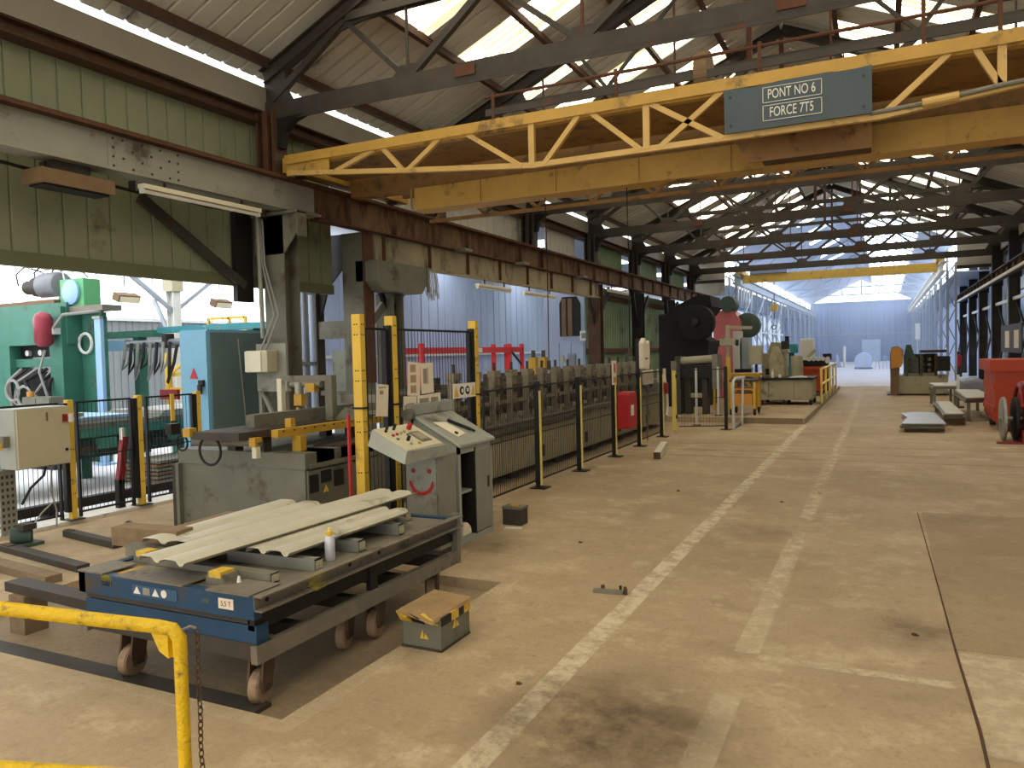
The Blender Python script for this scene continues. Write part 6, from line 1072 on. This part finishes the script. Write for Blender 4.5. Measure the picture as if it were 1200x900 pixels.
G().b(-4.75, -4.3, 3.2, 3.5, PZ, .1).o('white_block', 'kerb_white', t)
def profile_sheet(lab, p0, p1, width, z, zt, m='corr_sheet', waves=2):
    """p0,p1 centre line ends"""
    d = Vector((p1[0] - p0[0], p1[1] - p0[1], zt - z)); u = Vector((d.y, -d.x, 0)).normalized()
    pr = [(-width / 2, .0)]; s = width / waves
    for k in range(waves):
        a = -width / 2 + k * s; pr += [(a + s * f, .03 * math.sin(math.pi * f) ** 1.0 - .012 * 0) for f in (.12, .25, .38, .5, .62, .75, .88)] ; pr.append((a + s, 0))
    pr = [(-width / 2, -.022)] + [(-width / 2 + s * k + s * f, h) for k in range(waves) for f, h in ((.05, -.002), (.1, .004), (.3, .006), (.52, .006), (.62, .003), (.7, -.012), (.76, -.019), (.86, -.019), (.92, -.012), (.97, -.002))] + [(width / 2, -.0)]
    t = thing('profiled_sheet', lab, 'sheet', (p0[0], p0[1], z)); o = Vector((p0[0], p0[1], z))
    G().sheet(o, u, d, pr, 1, .003).o('sheet', m, t, smooth=True); return t
profile_sheet('profiled pale sheet on top, its wavy end pointing to the lower left', (-3.27, 2.66), (-3.17, 4.6), .36, .615, .635)
profile_sheet('profiled pale sheet lying nearest the right side of the cart', (-2.94, 3.05), (-2.92, 4.2), .31, .595, .6)
profile_sheet('dirty profiled pale sheet at the back left of the cart load', (-3.62, 3.0), (-3.68, 4.18), .42, .6, .605)
t = thing('packer', 'small pale puck between the sheets and the channel at the far end of the cart', 'puck', (-2.86, 4.2, DZ)); G().cyl((-2.86, 4.18, DZ), (-2.86, 4.18, DZ + .05), .04).o('puck', 'galv', t); G().cyl((-2.86, 4.18, DZ + .05), (-2.86, 4.18, DZ + .056), .03).o('cap', 'box_cream', t)
t = thing('spray_can', 'white and lilac spray can with a yellow cap standing on the cart', 'spray can', (-2.752, 3.33, DZ)); G().lathe((-2.752, 3.33, DZ), (0, 0, 1), [(0, .026), (.004, .028), (.125, .028), (.135, .024), (.14, .015)], 18).o('can', 'can_label', t, smooth=True); G().cyl((-2.752, 3.33, DZ + .137), (-2.752, 3.33, DZ + .16), .02).o('cap', 'safety_yellow', t); G().cyl((-2.752, 3.33, DZ + .16), (-2.752, 3.33, DZ + .18), .008).o('nozzle', 'stripe_yellow', t)
# grey box with a torn caution cover
t = thing('floor_box', 'grey metal box with yellow warning marks and a torn cardboard cover', 'box', (-2.28, 3.63, 0)); G().b(-2.4, -2.16, 3.5, 3.8, 0, .17).o('body', 'machine_grey', t); G().b(-2.165, -2.155, 3.495, 3.81, 0, .17).o('side_plate', 'machine_grey', t); G().b(-2.41, -2.15, 3.49, 3.81, 0, .012).o('bottom_rim', 'steel_dark', t)
for (a, b, c_) in (((-2.29, .06), (-2.265, .06), (-2.272, .11)), ((-2.262, .06), (-2.235, .06), (-2.258, .09))): G().prism([a, b, c_], 1, 3.496, 3.5).o('warning_mark', 'safety_yellow', t)
G().prism([(3.62, .09), (3.65, .09), (3.645, .135)], 0, -2.155, -2.151).o('warning_mark', 'safety_yellow', t); G().prism([(3.66, .09), (3.69, .09), (3.665, .12)], 0, -2.155, -2.151).o('warning_mark', 'safety_yellow', t)
g = G().quadbox([(-2.42, 3.47, .2), (-2.17, 3.44, .165), (-2.13, 3.83, .2), (-2.4, 3.84, .21), (-2.41, 3.49, .215), (-2.18, 3.47, .185), (-2.14, 3.81, .215), (-2.39, 3.82, .225)]); g.o('cardboard_cover', 'card', t)
for a, b, m in ((-2.41, -2.33, 'safety_yellow'), (-2.33, -2.25, 'paint_black'), (-2.25, -2.17, 'safety_yellow')): G().quadbox([(a, 3.488, .15), (b, 3.484, .145), (b, 3.5, .145), (a, 3.5, .15), (a - .02, 3.474, .2), (b - .02, 3.45, .185), (b - .02, 3.5, .185), (a - .02, 3.5, .2)]).o('tape', m, t)
for a, b, m in ((3.5, 3.6, 'paint_black'), (3.6, 3.68, 'safety_yellow'), (3.68, 3.74, 'paint_black'), (3.74, 3.81, 'safety_yellow')): G().b(-2.16, -2.148, a, b, .14, .185 + (a - 3.5) * .05).o('tape', m, t)
# floor debris
t = thing('metal_bracket', 'flattened rusty metal bracket lying on the floor by the painted line', 'bracket', (-1.63, 4.8, 0)); G().bc((-1.65, 4.8, .01), (.2, .05, .02), .1).o('plate', 'galv_dull', t); G().bc((-1.54, 4.82, .02), (.02, .06, .04), .4).o('lug', 'steel_brown', t); G().bc((-1.7, 4.83, .02), (.02, .02, .04)).o('lug', 'steel_brown', t); G().bc((-1.58, 4.84, .03), (.015, .015, .03)).o('pin', 'steel_black', t)
t = thing('timber_stick', 'short pale timber baton lying on the floor by the fence', 'baton', (-3.1, 11.7, 0)); G().bar((-3.01, 11.06, .05), (-3.25, 12.4, .05), .1, .1).o('baton', 'box_white', t); G().bar((-3.008, 11.05, .05), (-3.01, 11.06, .05), .1, .1).o('sawn_end', 'steel_brown', t)
for i, (x, y, r, lab) in enumerate(((-.62, 8.9, .045, 'small pale stone on the floor beside the dashed line'), (-.95, 8.3, .03, 'dark crumb on the floor left of the dashed line'), (-1.6, 3.3, .025, 'dark crumb on the floor in front of the long painted line'), (-2.1, 8.6, .035, 'dark crumb on the floor near the painted line, level with the first low post'), (-2.3, 6.0, .03, 'dark crumb on the floor right of the dark box'), (.15, 4.7, .03, 'dark crumb beside the floor crack'))):
    r *= .7; t = G().lathe((x, y, 0), (.3, .2, 1), [(-.3 * r, r * .8), (r * .3, r), (r * .5, r * .4)], 6).o('stone', 'plank' if i == 0 else 'steel_brown', None, at=(x, y, 0)); tag(t, lab, 'stone')
# ================================================================ YELLOW RAILING IN THE FOREGROUND
t = thing('safety_rail', 'chipped yellow tube railing in the near left foreground', 'railing', (-1.8, 1.5, 0))
G().tube([(-1.78, 1.5, 0), (-1.775, 1.495, .80)], .018, 14).o('post', 'rail_yellow', t, smooth=True)
arc = [(-1.79, 1.49, .80), (-1.785, 1.485, .835), (-1.80, 1.475, .858), (-1.83, 1.46, .866)]
G().tube([(-1.775, 1.495, .78), (-1.775, 1.493, .83), (-1.79, 1.485, .856), (-1.83, 1.465, .866), (-2.0, 1.37, .898), (-2.2, 1.24, .945), (-2.6, 1.0, 1.0)], .0195, 14).o('top_rail', 'rail_yellow', t, smooth=True); G().prism([(-1.87, .845), (-1.8, .845), (-1.8, .775), (-1.835, .79)], 1, 1.475, 1.495).o('gusset', 'rail_yellow', t)
G().tube([(-1.775, 1.495, .42), (-1.9, 1.43, .44), (-2.6, 1.0, .56)], .021, 12).o('middle_rail', 'rail_yellow', t, smooth=True); G().b(-1.85, -1.71, 1.43, 1.57, 0, .012).o('base_plate', 'rail_yellow', t)
ch = thing('chain', 'thin rusty chain hanging beside the yellow railing post', 'chain', (-1.735, 1.52, .86))
lk = [G().ring((0, 0, 0), (0, 1, 0), .0075, .0018, 12, 5), G().ring((0, 0, 0), (1, 0, 0), .0075, .0018, 12, 5)]
for g_ in lk: g_.v = [(x, y, z * 1.7) for x, y, z in g_.v]
lm = [g_.mesh('link', 'steel_brown') for g_ in lk]
for k in range(34): twin(lm[k % 2], 'link', ch, (-1.737 + .0015 * math.sin(k * .7), 1.52, .845 - .0205 * k))
G().tube([(-1.775, 1.5, .85), (-1.75, 1.51, .862), (-1.737, 1.52, .855)], .004, 6).o('hook', 'galv_dull', ch)

for i, (x, z) in enumerate(((-4.02, 1.5), (-2.9, 1.65))):
    t = thing('hanging_cable', ('left' if i == 0 else 'right') + ' one of two thin cables hanging from the yellow crane', 'cable', (x, 9.45, 3.65)); G().tube([(x, 9.45, 3.66), (x + .01, 9.45, 2.6), (x, 9.45, z)], .007, 5).o('cable', 'steel_black', t); G().b(x - .02, x + .02, 9.43, 9.47, z - .12, z).o('pendant', 'steel_dark', t)
t = thing('cable_bundle', 'loose bundle of pale wires hanging beside the grey bracket box', 'cable', (-7.2, 11.6, 3.0))
for k in range(9):
    y = 11.5 + .05 * k; G().tube([(-7.25, y, 3.13), (-7.22, y + rs.uniform(-.03, .03), 2.85), (-7.2, y + .04, 2.62 + rs.uniform(-.05, .06)), (-7.22, y + .07, 2.85), (-7.25, y + .06, 3.13)], .008, 5).o('wire', 'cable_grey', t)
# ================================================================ HAZE in the far part of the hall
hz = bpy.data.materials.new('dusty_air'); hz.use_nodes = True; hn = hz.node_tree.nodes; hn.clear()
ho = hn.new('ShaderNodeOutputMaterial'); hv = hn.new('ShaderNodeVolumeScatter'); hv.inputs['Color'].default_value = (.9, .95, 1, 1); hv.inputs['Density'].default_value = .011; hv.inputs['Anisotropy'].default_value = .2
hz.node_tree.links.new(hv.outputs[0], ho.inputs['Volume'])
MATS['dusty_air'] = hz
air = G().b(-5.85, 2.05, 31.5, 83.8, .02, 5.5).o('dusty_air', 'dusty_air'); air['kind'] = 'stuff'
S.cycles.volume_bounces = 0

# repeats of one kind share a group phrase
GROUPS = {'steel_column': 'steel columns of the hall', 'roof_truss': 'roof trusses of the near hall', 'far_truss': 'roof trusses of the far hall', 'lattice_column': 'lattice columns of the far hall', 'cross_brace': 'cross braces of the far hall',
          'fence_post': 'posts of the guard fences', 'wire_fence': 'wire panels of the guard fences', 'tube_light': 'tube lights under the girders', 'steel_channel': 'channels on the cart deck', 'profiled_sheet': 'profiled sheets on the cart',
          'floor_bar': 'bars lying on the floor at left', 'stone': 'crumbs on the floor', 'paper_notice': 'papers on the tall fence', 'picture_sheet': 'papers on the tall fence', 'sheet_stack': 'sheet stacks on the right', 'bearer': 'bearers under the sheet stacks',
          'trestle': 'trestles on the far floor', 'floodlight': 'floodlights in the annex', 'sheet_pack': 'sheets on the conveyor', 'wedge_block': 'yellow blocks on the cart', 'hanging_cable': 'cables hanging from the crane', 'yellow_post': 'yellow posts behind the roll line',
          'runway_girder': 'crane girders of the hall', 'rail_beam': 'crane rail beams of the far hall', 'overhead_crane': 'overhead cranes', 'power_press': 'presses behind the cage', 'aisle_post': 'posts in the aisle', 'rag': 'rags'}
for o in list(S.objects):
    st = o.name.split('.')[0]
    if o.parent is None and 'category' in o and st in GROUPS and 'group' not in o: o['group'] = GROUPS[st]
